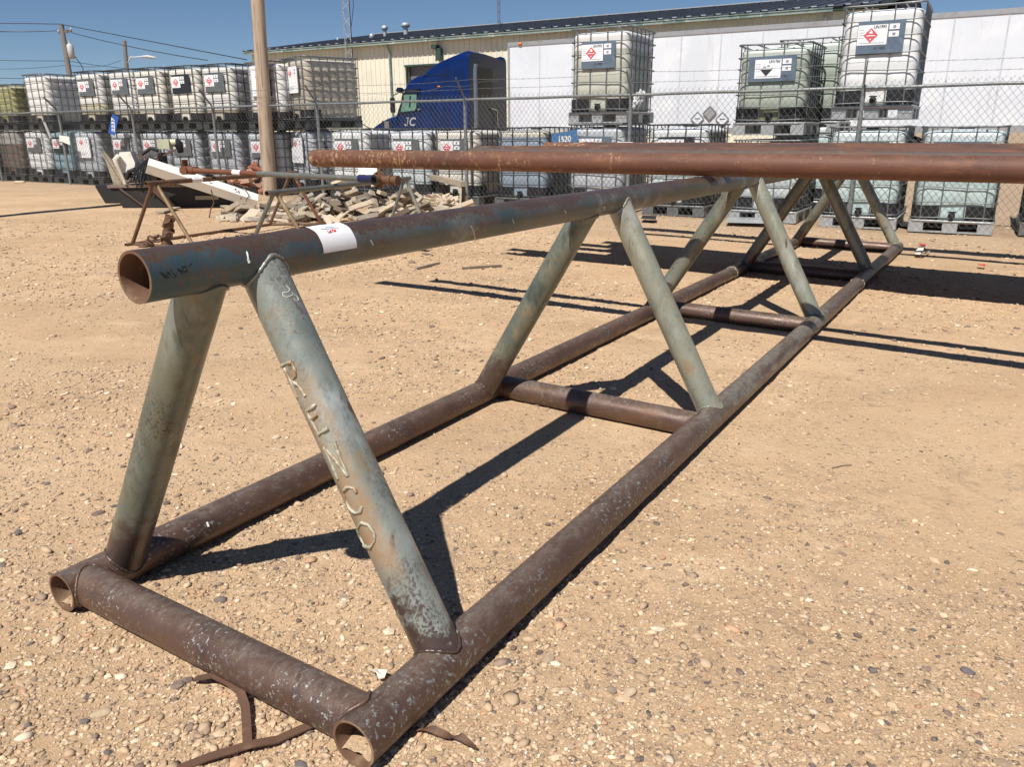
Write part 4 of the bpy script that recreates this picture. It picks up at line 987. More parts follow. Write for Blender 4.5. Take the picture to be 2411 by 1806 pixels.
gt = MB(); gt.box((gL-aL, NG-NW-.10, ZE-.06),(gR-aL, NG-NW+.05, ZE+.07)); gt.box((gL-aL-.05, NG-NW-.13, ZE+.05),(gR-aL+.02, NG-NW+.06, ZE+.085))
gt.build('gutter', M['trim_green'], bld)
ev = MB(); ev.box((gL-aL, NG-NW+.05, ZE-.02),(x1, .03, ZE+.02)); ev.bar(BL(gR, NG, ZE+.02), Vector((x1, NG-NW, ZE+.06)), .14, .10); ev.bar(Vector((x1,NG-NW-.05,z0+.03)), Vector((x1,y1,z1+.05)), .12, .18); ev.build('eave_trim', M['trim_dark'], bld)
for px, py in ((841,112),(1786,25)):
    a = onn(px, py, NW-.1).dot(U)-aL; ds = MB(); ds.tube([(a,-.28,ZE-.04),(a,-.26,ZE-.18),(a,-.10,ZE-.42),(a,-.08,ZE-.6),(a,-.08,0)], .062, 10); ds.build('downspout', M['trim_green'], bld)
wa = onn(948, 108, NW-.1).dot(U)-aL; wzz = onn(948, 110, NW-.1).z
wm = MB(); wm.box((wa-.28,-.38,wzz+.12),(wa+.02,-.06,wzz+.28)); wm.box((wa-.06,-.30,wzz-.42),(wa+.22,-.06,wzz+.12)); wm.build('wall_light', M['trim_dark'], bld)
for px, pyb, pyt, r, cap_ in ((804,95,76,.055,.14),(832,84,58,.10,.20),(877,82,52,.13,.26),(730,93,84,.05,.07)):
    nn = NW+ (3.0 if px in (804,) else 6.0); a, zb = an(px, pyb, nn); zt_ = an(px, pyt, nn)[1]
    vm = MB(); q = BL(a, nn, 0); vm.tube([(q.x,q.y,zb-.4),(q.x,q.y,zt_-.1)], r, 14); vm.tube([(q.x,q.y,zt_-.16),(q.x,q.y,zt_-.10),(q.x,q.y,zt_+.03),(q.x,q.y,zt_+.10)], [cap_*.7,cap_,cap_,cap_*.5], 16)
    vm.build('roof_vent', M['galv'], bld)
# lattice mast fixed to the wall, thin mast on the roof
a, _ = an(753.5, 100, NW-.35); lt = empty('lattice_mast', frame(AN(a, NW-.35), ROT)); tag(lt, 'slim lattice radio mast in front of the cream building wall', 'radio mast')
lm = MB(); w_ = .165; HH = 16
cs = [(-w_,0),(w_,0),(0,-.28)]
for cx, cy in cs: lm.tube([(cx,cy,0),(cx,cy,HH)], .017, 6)
for i in range(int(HH/.36)):
    z_ = i*.36
    for j in range(3):
        p, q = cs[j], cs[(j+1) % 3]; lm.tube([(p[0],p[1],z_),(q[0],q[1],z_+.36)] if i % 2 else [(q[0],q[1],z_),(p[0],p[1],z_+.36)], .008, 4)
lm.build('lattice', M['galv'], lt)
cb = MB(); cb.tube([(w_+.09,-.05,0),(w_+.09,-.05,6.3),(w_+.20,-.05,6.7),(w_+.36,-.05,7.4),(w_+.30,-.05,8.4),(w_+.12,-.05,9.4),(w_+.10,-.05,HH)], .016, 6); cb.tube([(w_+.07,-.02,0),(w_+.07,-.02,HH)], .02, 6); cb.build('coax_cable', M['hose'], lt)
a, zb = an(1078, 62, NW+11); tm = MB(); c0 = AN(a, NW+11, zb-1.2)
for k in (-.07, .07): tm.tube([c0+U*k, c0+U*k+Z*14], .028, 6)
for i in range(28): tm.tube([c0+U*(-.07)+Z*(i*.5), c0+U*.07+Z*(i*.5+.25)], .012, 4)
tag(tm.build('antenna_mast', M['cage']), 'thin antenna mast above the dark roof ridge', 'radio mast')

# ================================================================== TRAILER
NT = 25.2; tA0 = onn(1097, 93.5, NT).dot(U); TL = 16.15; TZ0, TZ1, TWD = 1.12, 4.11, 2.6
tr = empty('semi_trailer', frame(AN(tA0, NT), ROT)); tag(tr, 'long white box semi trailer parked behind the container stacks', 'semi trailer')
mb = MB(); mb.box((.03,.01,TZ0+.18),(TL-.03,TWD-.01,TZ1-.13))
mb.build('box_body', M['trailer_white'], tr)
k = 1.22; mb = MB()
while k < TL-.5:
    mb.box((k-.022,.003,TZ0+.18),(k+.022,.0105,TZ1-.13)); k += 1.22
o_ = mb.build('panel_seam', plain('seam_white', (.56,.58,.62), .4), tr); o_['kind'] = 'stuff'
rl = MB(); rl.box((0,-.012,TZ1-.13),(TL,.03,TZ1)); rl.box((0,TWD-.03,TZ1-.13),(TL,TWD+.01,TZ1)); rl.box((0,-.015,TZ0),(TL,.03,TZ0+.18)); rl.box((-.005,-.014,TZ0+.18),(.07,.08,TZ1-.13)); rl.box((TL-.07,-.014,TZ0+.18),(TL+.005,.08,TZ1-.13)); rl.box((-.01,0,TZ1-.13),(.03,TWD,TZ1)); rl.box((0,.02,TZ1-.03),(TL,TWD-.02,TZ1-.005)); rl.box((0,.03,TZ0),(TL,TWD-.03,TZ0+.1))
i = .3
while i < TL: rl.box((i-.012,-.02,TZ1-.12),(i+.012,-.01,TZ1-.10)); i += .6
rl.build('aluminium_rail', M['alu'], tr)
mk = MB(); pa_, pz_ = an(1124, 101, NT-.02); mk.tube([(pa_-tA0-.06,-.02,TZ1-.065),(pa_-tA0+.06,-.02,TZ1-.065)], .045, 10); mk.build('marker_lamp', M['marker_orange'], tr)
pa_, pz_ = an(1123, 280, NT); lg = MB(); c = Vector((pa_-tA0, -.016, pz_))
lg.add([c+Vector((math.cos(t*PI/10)*.10,0,math.sin(t*PI/10)*.085)) for t in range(20)], [tuple(range(20))], 1)
lg.add([c+Vector((-.06,-.003,-.01)),c+Vector((.06,-.003,-.01)),c+Vector((.05,-.003,.03)),c+Vector((-.05,-.003,.03))], [(0,1,2,3)], 2)
pa_, pz_ = an(1127, 287.5, NT); text_mb('utility', .14, Matrix.Translation((pa_-tA0,-.02,pz_)) @ FRONT, 0, lg, .008, 1.2)
lg.build('maker_emblem', [M['logo_red'], M['logo_navy'], M['paper']], tr)
for (px, py, hs_, mt) in ((1507,256,.20,'trailer_white'),(1533.6,244.3,.205,'alu'),(1561,257,.20,'trailer_white')):
    a, z_ = an(px, py, NT); x_ = a-tA0; pm = MB(); y_ = -.03
    pm.add([(x_-hs_,y_,z_),(x_,y_,z_-hs_),(x_+hs_,y_,z_),(x_,y_,z_+hs_)], [(0,1,2,3)])
    p_ = pm.build('placard', M[mt], tr); fm = MB(); cc = [Vector((x_-hs_,y_-.004,z_)),Vector((x_,y_-.004,z_-hs_)),Vector((x_+hs_,y_-.004,z_)),Vector((x_,y_-.004,z_+hs_))]
    for q in range(4): fm.bar(cc[q], cc[(q+1) % 4], .018, .018)
    if mt != 'alu': fm.box((x_-.085,y_-.005,z_-.012),(x_+.085,y_-.001,z_+.016))
    fm.build('placard_frame', M['cage'], p_)
lgd = MB()
for y_ in (.5, 2.0): lgd.box((2.6,y_,0),(2.75,y_+.14,TZ0)); lgd.box((2.45,y_-.08,0),(2.9,y_+.22,.05))
lgd.build('landing_leg', M['cage'], tr)
def wheel(parent, c, r=.51, w=.28):
    m = MB(); pr = [(0,r*.62),(.02,r*.93),(.06,r),(w-.06,r),(w-.02,r*.93),(w,r*.62)]; sg = 28; vs = [(c[0]+math.cos(2*PI*k/sg)*q, c[1]+y, c[2]+math.sin(2*PI*k/sg)*q) for y, q in pr for k in range(sg)]
    m.add(vs, [(i*sg+k, i*sg+(k+1) % sg, (i+1)*sg+(k+1) % sg, (i+1)*sg+k) for i in range(5) for k in range(sg)], 0, True); wo = m.build('wheel', M['tyre'], parent)
    h = MB(); h.tube([(c[0],c[1]+.04,c[2]),(c[0],c[1]+w-.04,c[2])], r*.6, 20); h.tube([(c[0],c[1]-.02,c[2]),(c[0],c[1]+.05,c[2])], r*.25, 14); h.build('rim', M['alu'], wo)
for x_ in (12.6, 13.9):
    for y_ in (.02, TWD-.32): wheel(tr, (x_, y_, .52))
# ================================================================== TRUCK
NK = 25.35; TW = 2.62
Z4 = lambda x, y: (789+x/6.697, 91.7+y/6.697)
side = [(75,1245),(110,1180),(170,1140),(240,1100),(320,1070),(400,1045),(432,1025),(470,930),(520,790),(560,655),(590,590),(640,530),(720,482),(830,455),(870,400),(960,325),(1060,265),(1150,222),(1300,160),(1430,112),(1495,135)]
sp_ = [an(*Z4(x, y), NK) for x, y in side]; kA = sp_[-1][0]; 
tk = empty('truck_tractor', frame(AN(kA, NK), ROT)); tag(tk, 'dark blue sleeper cab highway truck facing left, lettered JC on its hood', 'truck')
pr = [(a-kA, z) for a, z in sp_]; zb_ = .75
top_ = pr; body = MB()
def sec(a, z, i):
    """cross-section across the truck: rounded shoulders, narrower hood and fairing"""
    n_ = len(top_); hood = i <= 6; ins = .22 if hood else (.03+.05*max(0, (z-2.6)/1.4))
    r = .10
    return [(a, 0, zb_), (a, 0, max(zb_+.02, z-r*3.2)), (a, ins*.35, z-r*1.2), (a, ins+.05, z-r*.25), (a, ins+.16, z+.01), (a, TW/2, z+.015-(.0 if i < 14 else .03)), (a, TW-ins-.16, z+.0-(.0 if i < 14 else .12)), (a, TW-ins-.05, z-r*.25), (a, TW-ins*.35, z-r*1.2), (a, TW, max(zb_+.02, z-r*3.2)), (a, TW, zb_)]
S_ = [sec(a, z, i) for i, (a, z) in enumerate(top_)]; w_ = len(S_[0]); vs = [p for s_ in S_ for p in s_]
body.add(vs, [(i*w_+j, (i+1)*w_+j, (i+1)*w_+j+1, i*w_+j+1) for i in range(len(S_)-1) for j in range(w_-1)], 0, True)
body.add(S_[0], [tuple(range(w_))]); body.build('body', M['truck_blue'], tk)
bk = MB(); bk.add([(p[0]+.004, p[1], p[2]) for p in S_[-1]], [tuple(range(w_))[::-1]]); bo = bk.build('rear_wall', M['truck_rear'], tk)
zz = top_[-1][1]
rw = MB(); rw.box((.006,.55,zz-1.55),(.03,1.55,zz-.45)); rw.build('rear_window', M['black'], tk)
gb = MB(); gb.bar((.08,1.35,zz-1.85),(.08,1.75,zz-1.92),.04,.04); gb.bar((.08,1.75,zz-1.92),(.08,1.80,zz-2.5),.04,.04); gb.build('grab_rail', M['chrome'], tk)
def kp(x, y, off=0.0): a, z = an(*Z4(x, y), NK-off); return (a-kA, -off, z)
wd = MB(); P_ = [kp(548,735,.012),kp(752,730,.012),kp(748,940,.012),kp(720,990,.012),kp(500,1015,.012)]; wd.add(P_, [(0,1,2,3,4)[::-1]]); wo = wd.build('side_window', M['glass_green'], tk)
wf = MB()
for a, b in zip(P_, P_[1:]+P_[:1]): wf.bar(a, b, .03, .05)
wf.bar(kp(650,770,.03), kp(640,930,.03), .02, .05); wf.build('window_frame', M['truck_dark'], wo)
st_ = MB(); c = Vector(kp(625,945,-.25)); st_.tube([c+Vector((math.cos(t*PI/8)*.20,0,math.sin(t*PI/8)*.10)) for t in range(16)], .015, 6, closed=True); st_.build('steering_wheel', M['black'], tk)
mr = MB()
for (x0_, y0_, x1_, y1_) in ((368,800,428,1010),): 
    p, q = Vector(kp(x0_, y0_, .28)), Vector(kp(x1_, y1_, .28)); mr.box((p.x,-.34,q.z),(q.x,-.24,p.z))
mr.tube([Vector(kp(400,800,.28)), Vector(kp(410,760,.25)), Vector(kp(470,735,.05))], .02, 6); mr.build('wing_mirror', M['black'], tk)
vz = MB(); p, q = Vector(kp(470,650,.10)), Vector(kp(560,745,.10)); vz.bar(p+Vector((.05,0,-.05)), p.lerp(q,.6), .3, .14); vz.box((kp(560,680)[0], -.10, kp(560,690)[2]),(kp(800,680)[0],-.02,kp(560,690)[2]+.04)); vz.build('sun_visor', M['truck_dark'], tk)
hv = MB(); p, q = Vector(kp(235,1130,.05)), Vector(kp(385,1250,.05)); hv.box((p.x,-.03,q.z),(q.x,.02,p.z), 0); hv.box((p.x+.12,-.045,q.z+.0),(q.x-.14,-.02,p.z-.02), 1); hv.build('hood_vent', [M['black'], M['chrome']], tk)
hm_ = MB(); p = Vector(kp(-95,1110,.2)); hm_.box((p.x-.11,-.22,p.z-.13),(p.x+.11,-.14,p.z+.13)); hm_.tube([p+Vector((0,.02,-.1)), Vector(kp(60,1235,0))], .018, 6); hm_.build('hood_mirror', M['black'], tk)
c = Vector(kp(640,1150,.012)); jt = text_mb('C', .42, Matrix.Translation((c.x+.14,-.016,c.z)) @ FRONT @ Matrix(((1,.22,0,0),(0,1,0,0),(0,0,1,0),(0,0,0,1))), 0, None, .010)
jt.tube([(c.x-.13,-.016,c.z+.15),(c.x+.0,-.016,c.z+.15)], .018, 6); jt.tube([(c.x-.05,-.016,c.z+.15),(c.x-.08,-.016,c.z-.06),(c.x-.12,-.016,c.z-.13),(c.x-.19,-.016,c.z-.12),(c.x-.22,-.016,c.z-.06)], .024, 6); jt.build('door_lettering', plain('dull_white', (.38,.40,.44), .6), tk)
sk = MB()
for (xa, ya, xb, yb) in ((790,700,800,1240),(1010,720,1012,1240),(1420,470,1425,1245)): sk.bar(kp(xa,ya,.004), kp(xb,yb,.004), .018, .014, up=(0,1,0))
sk.bar(kp(430,1050,.004), kp(800,1040,.004), .018, .014, up=(0,1,0)); sk.bar(kp(830,470,.004), kp(1230,468,.004), .02, .014, up=(0,1,0))
sk.build('panel_gap', M['black'], tk)['kind'] = 'stuff'
hd = MB(); hd.box((kp(765,965)[0], -.05, kp(765,975)[2]),(kp(790,965)[0]+.05, -.01, kp(765,960)[2]+.02)); hd.build('door_handle', M['chrome'], tk)
ml = MB(); ml.box((kp(1050,640)[0], -.03, kp(1050,640)[2]),(kp(1050,640)[0]+.12, -.005, kp(1050,640)[2]+.04)); ml.build('side_marker', M['marker_orange'], tk)
sx_ = MB(); sx_.tube([(.25,-.0,1.0),(.25,.0,3.3),(.25,.05,3.5)], .07, 14); sx_.build('exhaust_stack', M['chrome'], tk)
dl_ = MB()
for (xa, ya, xb, yb) in ((940,890,960,1030),(1130,860,1140,1020)): dl_.tube([kp(xa,ya,.006), kp((xa+xb)/2+8,(ya+yb)/2,.006), kp(xb,yb,.006)], .010, 5)
dl_.tube([kp(810,575,.0), kp(985,562,.0)], .010, 5); dl_.tube([kp(1150,578,.0), kp(1290,555,.0)], .010, 5); dl_.tube([kp(1425,360,-.04), kp(1440,540,-.02)], .010, 5)
dl_.build('door_seam', plain('truck_seam', (.001,.004,.02), .2), tk)  # thin seam lines in a darker navy than the body
for x_, y_ in ((pr[3][0]+.3, 0.0), (pr[3][0]+.3, TW-.3), (-.1+1.2, 0.0), (1.2-.1, TW-.3), (2.45, 0), (2.45, TW-.3)): wheel(tk, (x_, y_, .52))
ch = MB(); ch.box((-3,.7,.75),(3.1,.85,1.0)); ch.box((-3,1.5,.75),(3.1,1.65,1.0)); ch.tube([(-.6-1.2,-.02,.75),(-.6,-.02,.75)], .33, 20); ch.build('chassis', M['black_steel'], tk)
# ================================================================== SMALL RACKS AND JUNK, LEFT
def small_rack(name, feet, label, mats, h=.70, rt=.027, rl=.021, ends=(.12,.12), bottom=True, tie=True, capdark=False):
    """feet: near-left, near-right, far-left, far-right ground points"""
    c = sum(feet, Vector())/4; e = empty(name, Matrix.Translation(c)); tag(e, label, 'pipe stand', 'small triangular pipe stands')
    f = [p-c+Z*rl for p in feet]; a = (f[0]+f[1])/2+Z*h; b = (f[2]+f[3])/2+Z*h; d = (b-a).normalized()
    mb = MB(); mb.pipe(a-d*ends[0], b+d*ends[1], rt, .004, 20, 0, 1); mb.build('top_pipe', [M[mats[0]], M['pipe_inside']], e)
    for k, (p, q) in enumerate(((f[0],a),(f[1],a),(f[2],b),(f[3],b))):
        m = MB(); off = (d*.03 if k % 2 else -d*.03); m.tube([p+off*.3, q+off-Z*rt*.6], rl, 14); m.build('leg', M[mats[1+k]], e)
    if bottom:
        for p, q in ((f[0],f[2]),(f[1],f[3])): m = MB(); x_ = (q-p).normalized(); m.pipe(p-x_*.10, q+x_*.10, rl, .003, 16, 0, 1); m.build('bottom_pipe', [M[mats[5]], M['pipe_inside']], e)
    if tie:
        for p, q in ((f[0],f[1]),(f[2],f[3])): m = MB(); m.tube([p,q], rl*.95, 12); m.build('cross_pipe', M[mats[5]], e)
    return e, a+c, b+c
F1 = [gnd(288,531), gnd(420,540), gnd(584,488), gnd(694,487)]
s1, A1, B1 = small_rack('pipe_stand', F1, 'small rusty pipe stand with tan and brown legs, left of the big rack', ['brown_pipe','brown_pipe','tan_pipe','brown_pipe','rust_orange','brown_pipe'], h=.70)
F2 = [gnd(530,566), gnd(690,575), gnd(836,508), gnd(925,508)]
s2, A2, B2 = small_rack('pipe_stand', F2, 'small grey pipe stand with silver legs beside the broken boards', ['grey_pipe','grey_pipe','tan_pipe','grey_pipe','silver_pipe','grey_pipe'], h=.68)
# rusty pipe resting on the two stands
zt_ = (A1.z+B1.z)/2
pA = onz(408, 367.5, .83); pB = onz(772, 385, .80); d = (pB-pA).normalized()
pv = empty('valved_pipe', Matrix.Translation(pA)); tag(pv, 'orange and grey rusty pipe with flanged fittings resting on the small stands', 'pipe')
L_ = (pB-pA).length; h2 = L_*.45
m = MB(); m.pipe(Vector(), d*h2, .030, .004, 20, 0, 1); m.build('pipe_body', [M['rust_orange'], M['pipe_inside']], pv)
m = MB(); m.pipe(d*h2, d*(L_+.03), .0295, .004, 20, 0, 1); m.build('pipe_body', [M['grey_pipe'], M['pipe_inside']], pv)
m = MB(); m.tube([-d*.10, -d*.02, d*.10, d*.11], [.045,.05,.05,.034], 18); m.tube([-d*.06-Z*.02, -d*.06+Z*.12, -d*.06+Z*.125], [.035,.035,.055], 14); m.tube([-d*.03+Vector((-.02,-.09,0)), -d*.03+Vector((.02,.09,0))], .05, 16); m.build('elbow_fitting', M['rust_orange'], pv)
m = MB(); e0 = d*(L_+.03); e1 = d*(L_+.30); m.tube([e0, e1], .040, 18); m.build('tarp_wrap', M['tarp_blue'], pv)
m = MB(); s_ = d.cross(Z).normalized(); c = e1+d*.02
m.tube([c-Z*.085+s_*.0, c+Z*.115], .022, 10); m.pipe(c+s_*.10, c-s_*.06, .052, .018, 22, 0, 1); m.tube([c+s_*.02, c-s_*.01], .085, 18); m.pipe(c, c+d*.23, .042, .012, 20, 0, 1); m.tube([c+d*.13,c+d*.16], .052, 20); m.tube([c-d*.05,c-d*.02], .075, 18); m.tube([c+d*.20, c+d*.24], .048, 18)
m.build('flanged_valve', [M['brown_pipe'], M['black']], pv)
# two paper tags and the sheet
def tag_on(p, dirv, r, w, label, up_=Z):
    x = dirv.normalized(); y = Vector((0,0,1)).cross(x).normalized(); z = x.cross(y)
    Mx = Matrix((x, y, z)).transposed().to_4x4(); Mx.translation = p
    return curved_tag('pipe_tag', Mx, w, r, R(-50), R(130), label, [M['paper'], M['marker_red']])
tag_on(pA+d*((onz(508,371,.83)-pA).length), d, .031, .14, 'white tag wrapped on the orange part of the valved pipe')
dd = (B1-A1).normalized(); tp_ = onz(370, 387, A1.z+.0); tt_ = (tp_-A1).dot(dd); tag_on(A1+dd*max(.02, tt_), dd, .028, .17, 'white tag with red edges on the small rusty stand')
m = MB(); c = pA+d*(L_+.16)+Z*.045; r_ = d; s_ = Vector((d.y,-d.x,0)).normalized()
vs = [c+r_*(-.13+.26*i/6)+s_*.02*math.sin(i)+Z*(j/5*.115)+s_*(-.05*(j/5)**2)-r_*(.05*j/5) for j in range(6) for i in range(7)]
m.add([p for p in vs], [(j*7+i, j*7+i+1, (j+1)*7+i+1, (j+1)*7+i) for j in range(5) for i in range(6)], 0, True); o = m.build('paper_sheet', M['paper']); tag(o, 'curled white paper sheet standing on the blue wrapped end of pipe', 'paper')
# chain binder leaning against the small rack
b0_ = gnd(352, 534); cb_ = empty('chain_bundle', Matrix.Translation(b0_)); tag(cb_, 'rusty chain wound round a short stub beside the small stand, just above the big pipe', 'chain')
m = MB(); P0, P1 = Vector((.03,.0,.0)), Vector((.115,.02,.35))
m.tube([P0.lerp(P1, i/10)+Vector((.006*math.sin(i*2),0,0)) for i in range(11)], [.052+.008*math.sin(i*1.9) for i in range(11)], 14, caps=True); m.build('stub', M['brown_pipe'], cb_)
def link(c, ax, up_, L=.075, W=.042, r=.011):
    m_ = MB(); ax = ax.normalized(); s_ = ax.cross(up_).normalized(); pts = []
    for i in range(20):
        t = 2*PI*i/20; pts.append(c+ax*(math.cos(t)*W/2+math.copysign((L-W)/2, math.cos(t)))+s_*math.sin(t)*W/2)
    m_.tube(pts, r, 8, closed=True); return m_
for i in range(13):
    t = i/12; ang = t*4.2*PI; c = P0.lerp(P1, .05+.9*t)+Vector((math.cos(ang)*.048, math.sin(ang)*.048, 0)); tn = Vector((-math.sin(ang), math.cos(ang), .35))
    link(c, tn, Vector((math.cos(ang), math.sin(ang), 0)) if i % 2 else Z).build('chain_link', M['brown_pipe'], cb_)
for i, (x_, z_) in enumerate(((-.02,.10),(-.06,.13),(-.10,.10),(-.13,.06),(-.16,.025),(-.21,.02))):
    link(Vector((x_,-.03,z_)), Vector((1,.2,[.5,.2,-.6,-.8,-.2,0][i])), Z if i % 2 else Vector((0,1,0)), .085, .05, .012).build('chain_link', M['brown_pipe'], cb_)

# black steel skid deck with scrapped white machine
D0, D1 = gnd(266,449), gnd(522,447); dx = (D1-D0); dx.z = 0; Ld = dx.length; ang = math.atan2(dx.y, dx.x)
dk = empty('steel_deck', frame(D0, ang)); tag(dk, 'low black steel skid deck with sloped end carrying scrapped white machinery', 'steel skid')
m = MB(); m.box((-.20,-.03,.34),(Ld*.66,1.5,.385)); m.build('deck_plate', patchy('deck_plate', (.20,.15,.12), [((.09,.065,.05), 3, .45, .7, 6), ((.34,.27,.20), 8, .55, .72, 6)], rough=.8, bump=.3), dk)
m = MB(); m.add([(0,0,.0),(Ld,0,.0),(Ld,0,.22),(Ld*.64,0,.34),(-.17,0,.34),(0,.06,0),(Ld,.06,0),(Ld,.06,.22),(Ld*.64,.06,.34),(-.17,.06,.34)], [(0,1,2,3,4),(9,8,7,6,5),(0,5,6,1),(1,6,7,2),(2,7,8,3),(3,8,9,4),(4,9,5,0)])
m.add([(0,1.4,.0),(Ld,1.4,.0),(Ld,1.4,.2),(Ld*.64,1.4,.34),(-.17,1.4,.34)], [(0,1,2,3,4)]); m.box((-.17,.06,.30),(Ld*.6,1.4,.34)); m.build('side_plate', M['black_steel'], dk)
m = MB(); m.bar((.0,-.02,.33),(.36,-.02,.02),.03,.02, up=(0,1,0)); m.build('gusset', M['brown_steel'], dk)
m = MB(); m.bar((.55,-.05,.33),(.86,-.04,0),.09,.03, up=(0,1,0)); m.build('gusset', M['brown_steel'], dk)
m = MB(); m.box((1.23,-.02,.12),(1.62,-.013,.185)); m.build('faded_plate', plain('faded_plate', (.30,.29,.22), .7), dk)
m = MB(); m.box((-.75,.9,.30),(-.15,1.9,.335)); m.add([(-.62,.9,0),(-.20,.9,0),(-.15,.9,.3),(-.75,.9,.3)], [(0,1,2,3)]); m.add([(-.62,1.8,0),(-.20,1.8,0),(-.15,1.8,.3),(-.75,1.8,.3)], [(0,1,2,3)]); m.add([(-.62,.9,0),(-.75,.9,.3),(-.75,1.8,.3),(-.62,1.8,0)], [(0,1,2,3)]); m.build('rear_section', M['black_steel'], dk)
sc = empty('scrapped_machine', frame(D0+Z*.385, ang)); tag(sc, 'scrapped white machine housing with hoses and brown cylinder on the black deck', 'machine')
m = MB()
m.add([(-.17,.20,0),(.02,.22,.0),(-.10,.30,.30),(-.26,.26,.56),(-.29,.24,.58),(-.20,.35,0)], [(0,1,2,3,4)]); m.bar((-.30,.22,.57),(-.04,.20,.02),.05,.02); m.build('bent_plate', M['old_wood'], sc)
m = MB(); pts = [(.06,.02,.02),(.03,.02,.40),(.07,.02,.54),(.25,.02,.55),(.30,.02,.36),(.22,.02,.08)]; m.add(pts+[(x_,.26,z_) for x_, _, z_ in pts], [(0,1,2,3,4,5)[::-1],(6,7,8,9,10,11)]+[(i,(i+1)%6,(i+1)%6+6,i+6) for i in range(6)]); m.build('white_housing', M['white_paint'], sc)
m = MB(); m.tube([(.08,-.02,.48),(.02,-.05,.42),(.04,-.05,.30),(.12,-.05,.02)], [.05,.055,.035,.02], 12); m.tube([(.27,.1,.06),(.34,.1,.20)], [.07,.05], 12); m.build('white_bracket', M['cream_paint'], sc)
m = MB(); m.box((.60,.35,.58),(.80,.55,.74)); m.tube([(.80,.45,.68),(.90,.45,.68)], .065, 14); m.build('small_tank', plain('old_cream', (.55,.54,.38), .5), sc)
m = MB(); m.box((.42,.05,.0),(.95,.5,.06)); m.box((.44,.10,.06),(.60,.45,.40)); m.box((.66,.12,.06),(.72,.42,.52)); m.tube([(.88,.46,.70),(.93,.46,.66),(.94,.5,.52)], [.07,.08,.05], 12); m.tube([(.36,.15,.24),(.62,.15,.34)], .04, 10); m.build('dark_frame', M['black_steel'], sc)
m = MB(); m.tube([(.56,-.12,.23),(.99,-.14,.13)], .055, 18); m.tube([(.60,-.05,.20),(.62,-.05,.0)], .03, 10); m.tube([(.84,-.05,.15),(.86,-.05,.0)], .03, 10); m.build('brown_cylinder', M['brown_pipe'], sc)
m = MB(); m.tube([(.99,-.14,.13),(1.14,-.15,.10)], .028, 12); m.tube([(1.14,-.2,.10),(1.15,-.1,.10)], .05, 12); m.build('piston_rod', M['chrome'], sc)
m = MB(); m.bar((.36,.1,.46),(.62,.1,.42),.03,.03); m.bar((.50,.05,.36),(1.0,.08,.58),.04,.03); m.bar((.30,.1,.50),(.70,.12,.36),.03,.02); m.build('linkage', M['brown_pipe'], sc)
m = MB(); m.box((.33,.12,.02),(.44,.34,.34)); m.tube([(.14,-.04,.10),(.20,-.05,.22),(.31,-.05,.26)], .035, 10); m.box((.10,-.012,.12),(.24,.018,.20)); m.tube([(.45,-.04,.50),(.60,-.02,.60),(.72,.0,.56)], .03, 8); m.build('engine_block', M['black_steel'], sc)
m = MB()
for k in range(6):
    a0_ = random.random()*.3; pts = [(.20+.05*k+.5*t, -.06-.02*k+.25*math.sin(t*PI)*(-.2), .05+.30*math.sin(t*PI*(.9+.1*k))+.06*k*t) for t in [i/14 for i in range(15)]]; m.tube(pts, .011, 6)
for k in range(4): m.tube([(.34+.06*k+math.cos(t*PI/10)*.07, -.03, .10+math.sin(t*PI/10)*.11) for t in range(-6, 15)], .012, 6)
m.build('hose', M['hose'], sc)
# white beam slanting from the deck to the dirt
p1 = gnd(556, 446)+Z*.09; P_up = at(318, 357, 13.1); bm = empty('white_beam', Matrix.Translation(p1)); tag(bm, 'long white steel beam slanting from the deck down to the dirt', 'beam')
d_ = (P_up-p1); m = MB(); m.bar(Vector(), d_, .24, .16, 0, up=(.1,-.45,1)); m.build('beam_body', M['white_paint'], bm)
m = MB(); dn = d_.normalized(); s_ = dn.cross(Vector((.1,-.45,1))).normalized()
for k in (.18, .42): m.tube([dn*(d_.length*k)+Vector((0,-.1,.09)), dn*(d_.length*k)+Vector((0,-.1,.12))], .014, 8)
m.tube([dn*.35+Vector((0,.08,.1)), dn*.35+Vector((-.05,.05,.20)), dn*.25+Vector((.03,.0,.18)), dn*.20+Vector((.1,-.1,.05)), dn*.22+Vector((.05,-.16,-.1))], .008, 6); m.tube([dn*.28+Vector((0,-.08,.1)), dn*.2+Vector((-.02,-.16,-.02)), dn*.2+Vector((.02,-.2,-.12))], .008, 6); m.build('tangled_wire', M['rust_grey'], bm)
for (xa, ya, xb, yb, lb) in ((478,425,452,470,'thin bent iron rod stuck in the dirt under the white beam'),):
    q = gnd(xb, yb); r_ = MB(); r_.tube([q, q+Vector((.03,.02,.12)), q+Vector((.09,.03,.22)), q+Vector((.07,.03,.42))], .009, 6); tag(r_.build('iron_rod', M['brown_pipe']), lb, 'rod')
# board lying under the beam
q0, q1 = gnd(482,448), gnd(516,456); m = MB(); m.bar(q0+Z*.03, q1+Z*.03, .10, .03); tag(m.build('short_board', M['old_wood']), 'short grey board on the dirt beneath the white beam', 'board')
q0, q1 = gnd(345,461), gnd(382,452); m = MB(); m.bar(q0+Z*.02, q1+Z*.03, .14, .025); tag(m.build('short_board', M['old_wood']), 'tan board scrap on dirt in front of the black deck', 'board')

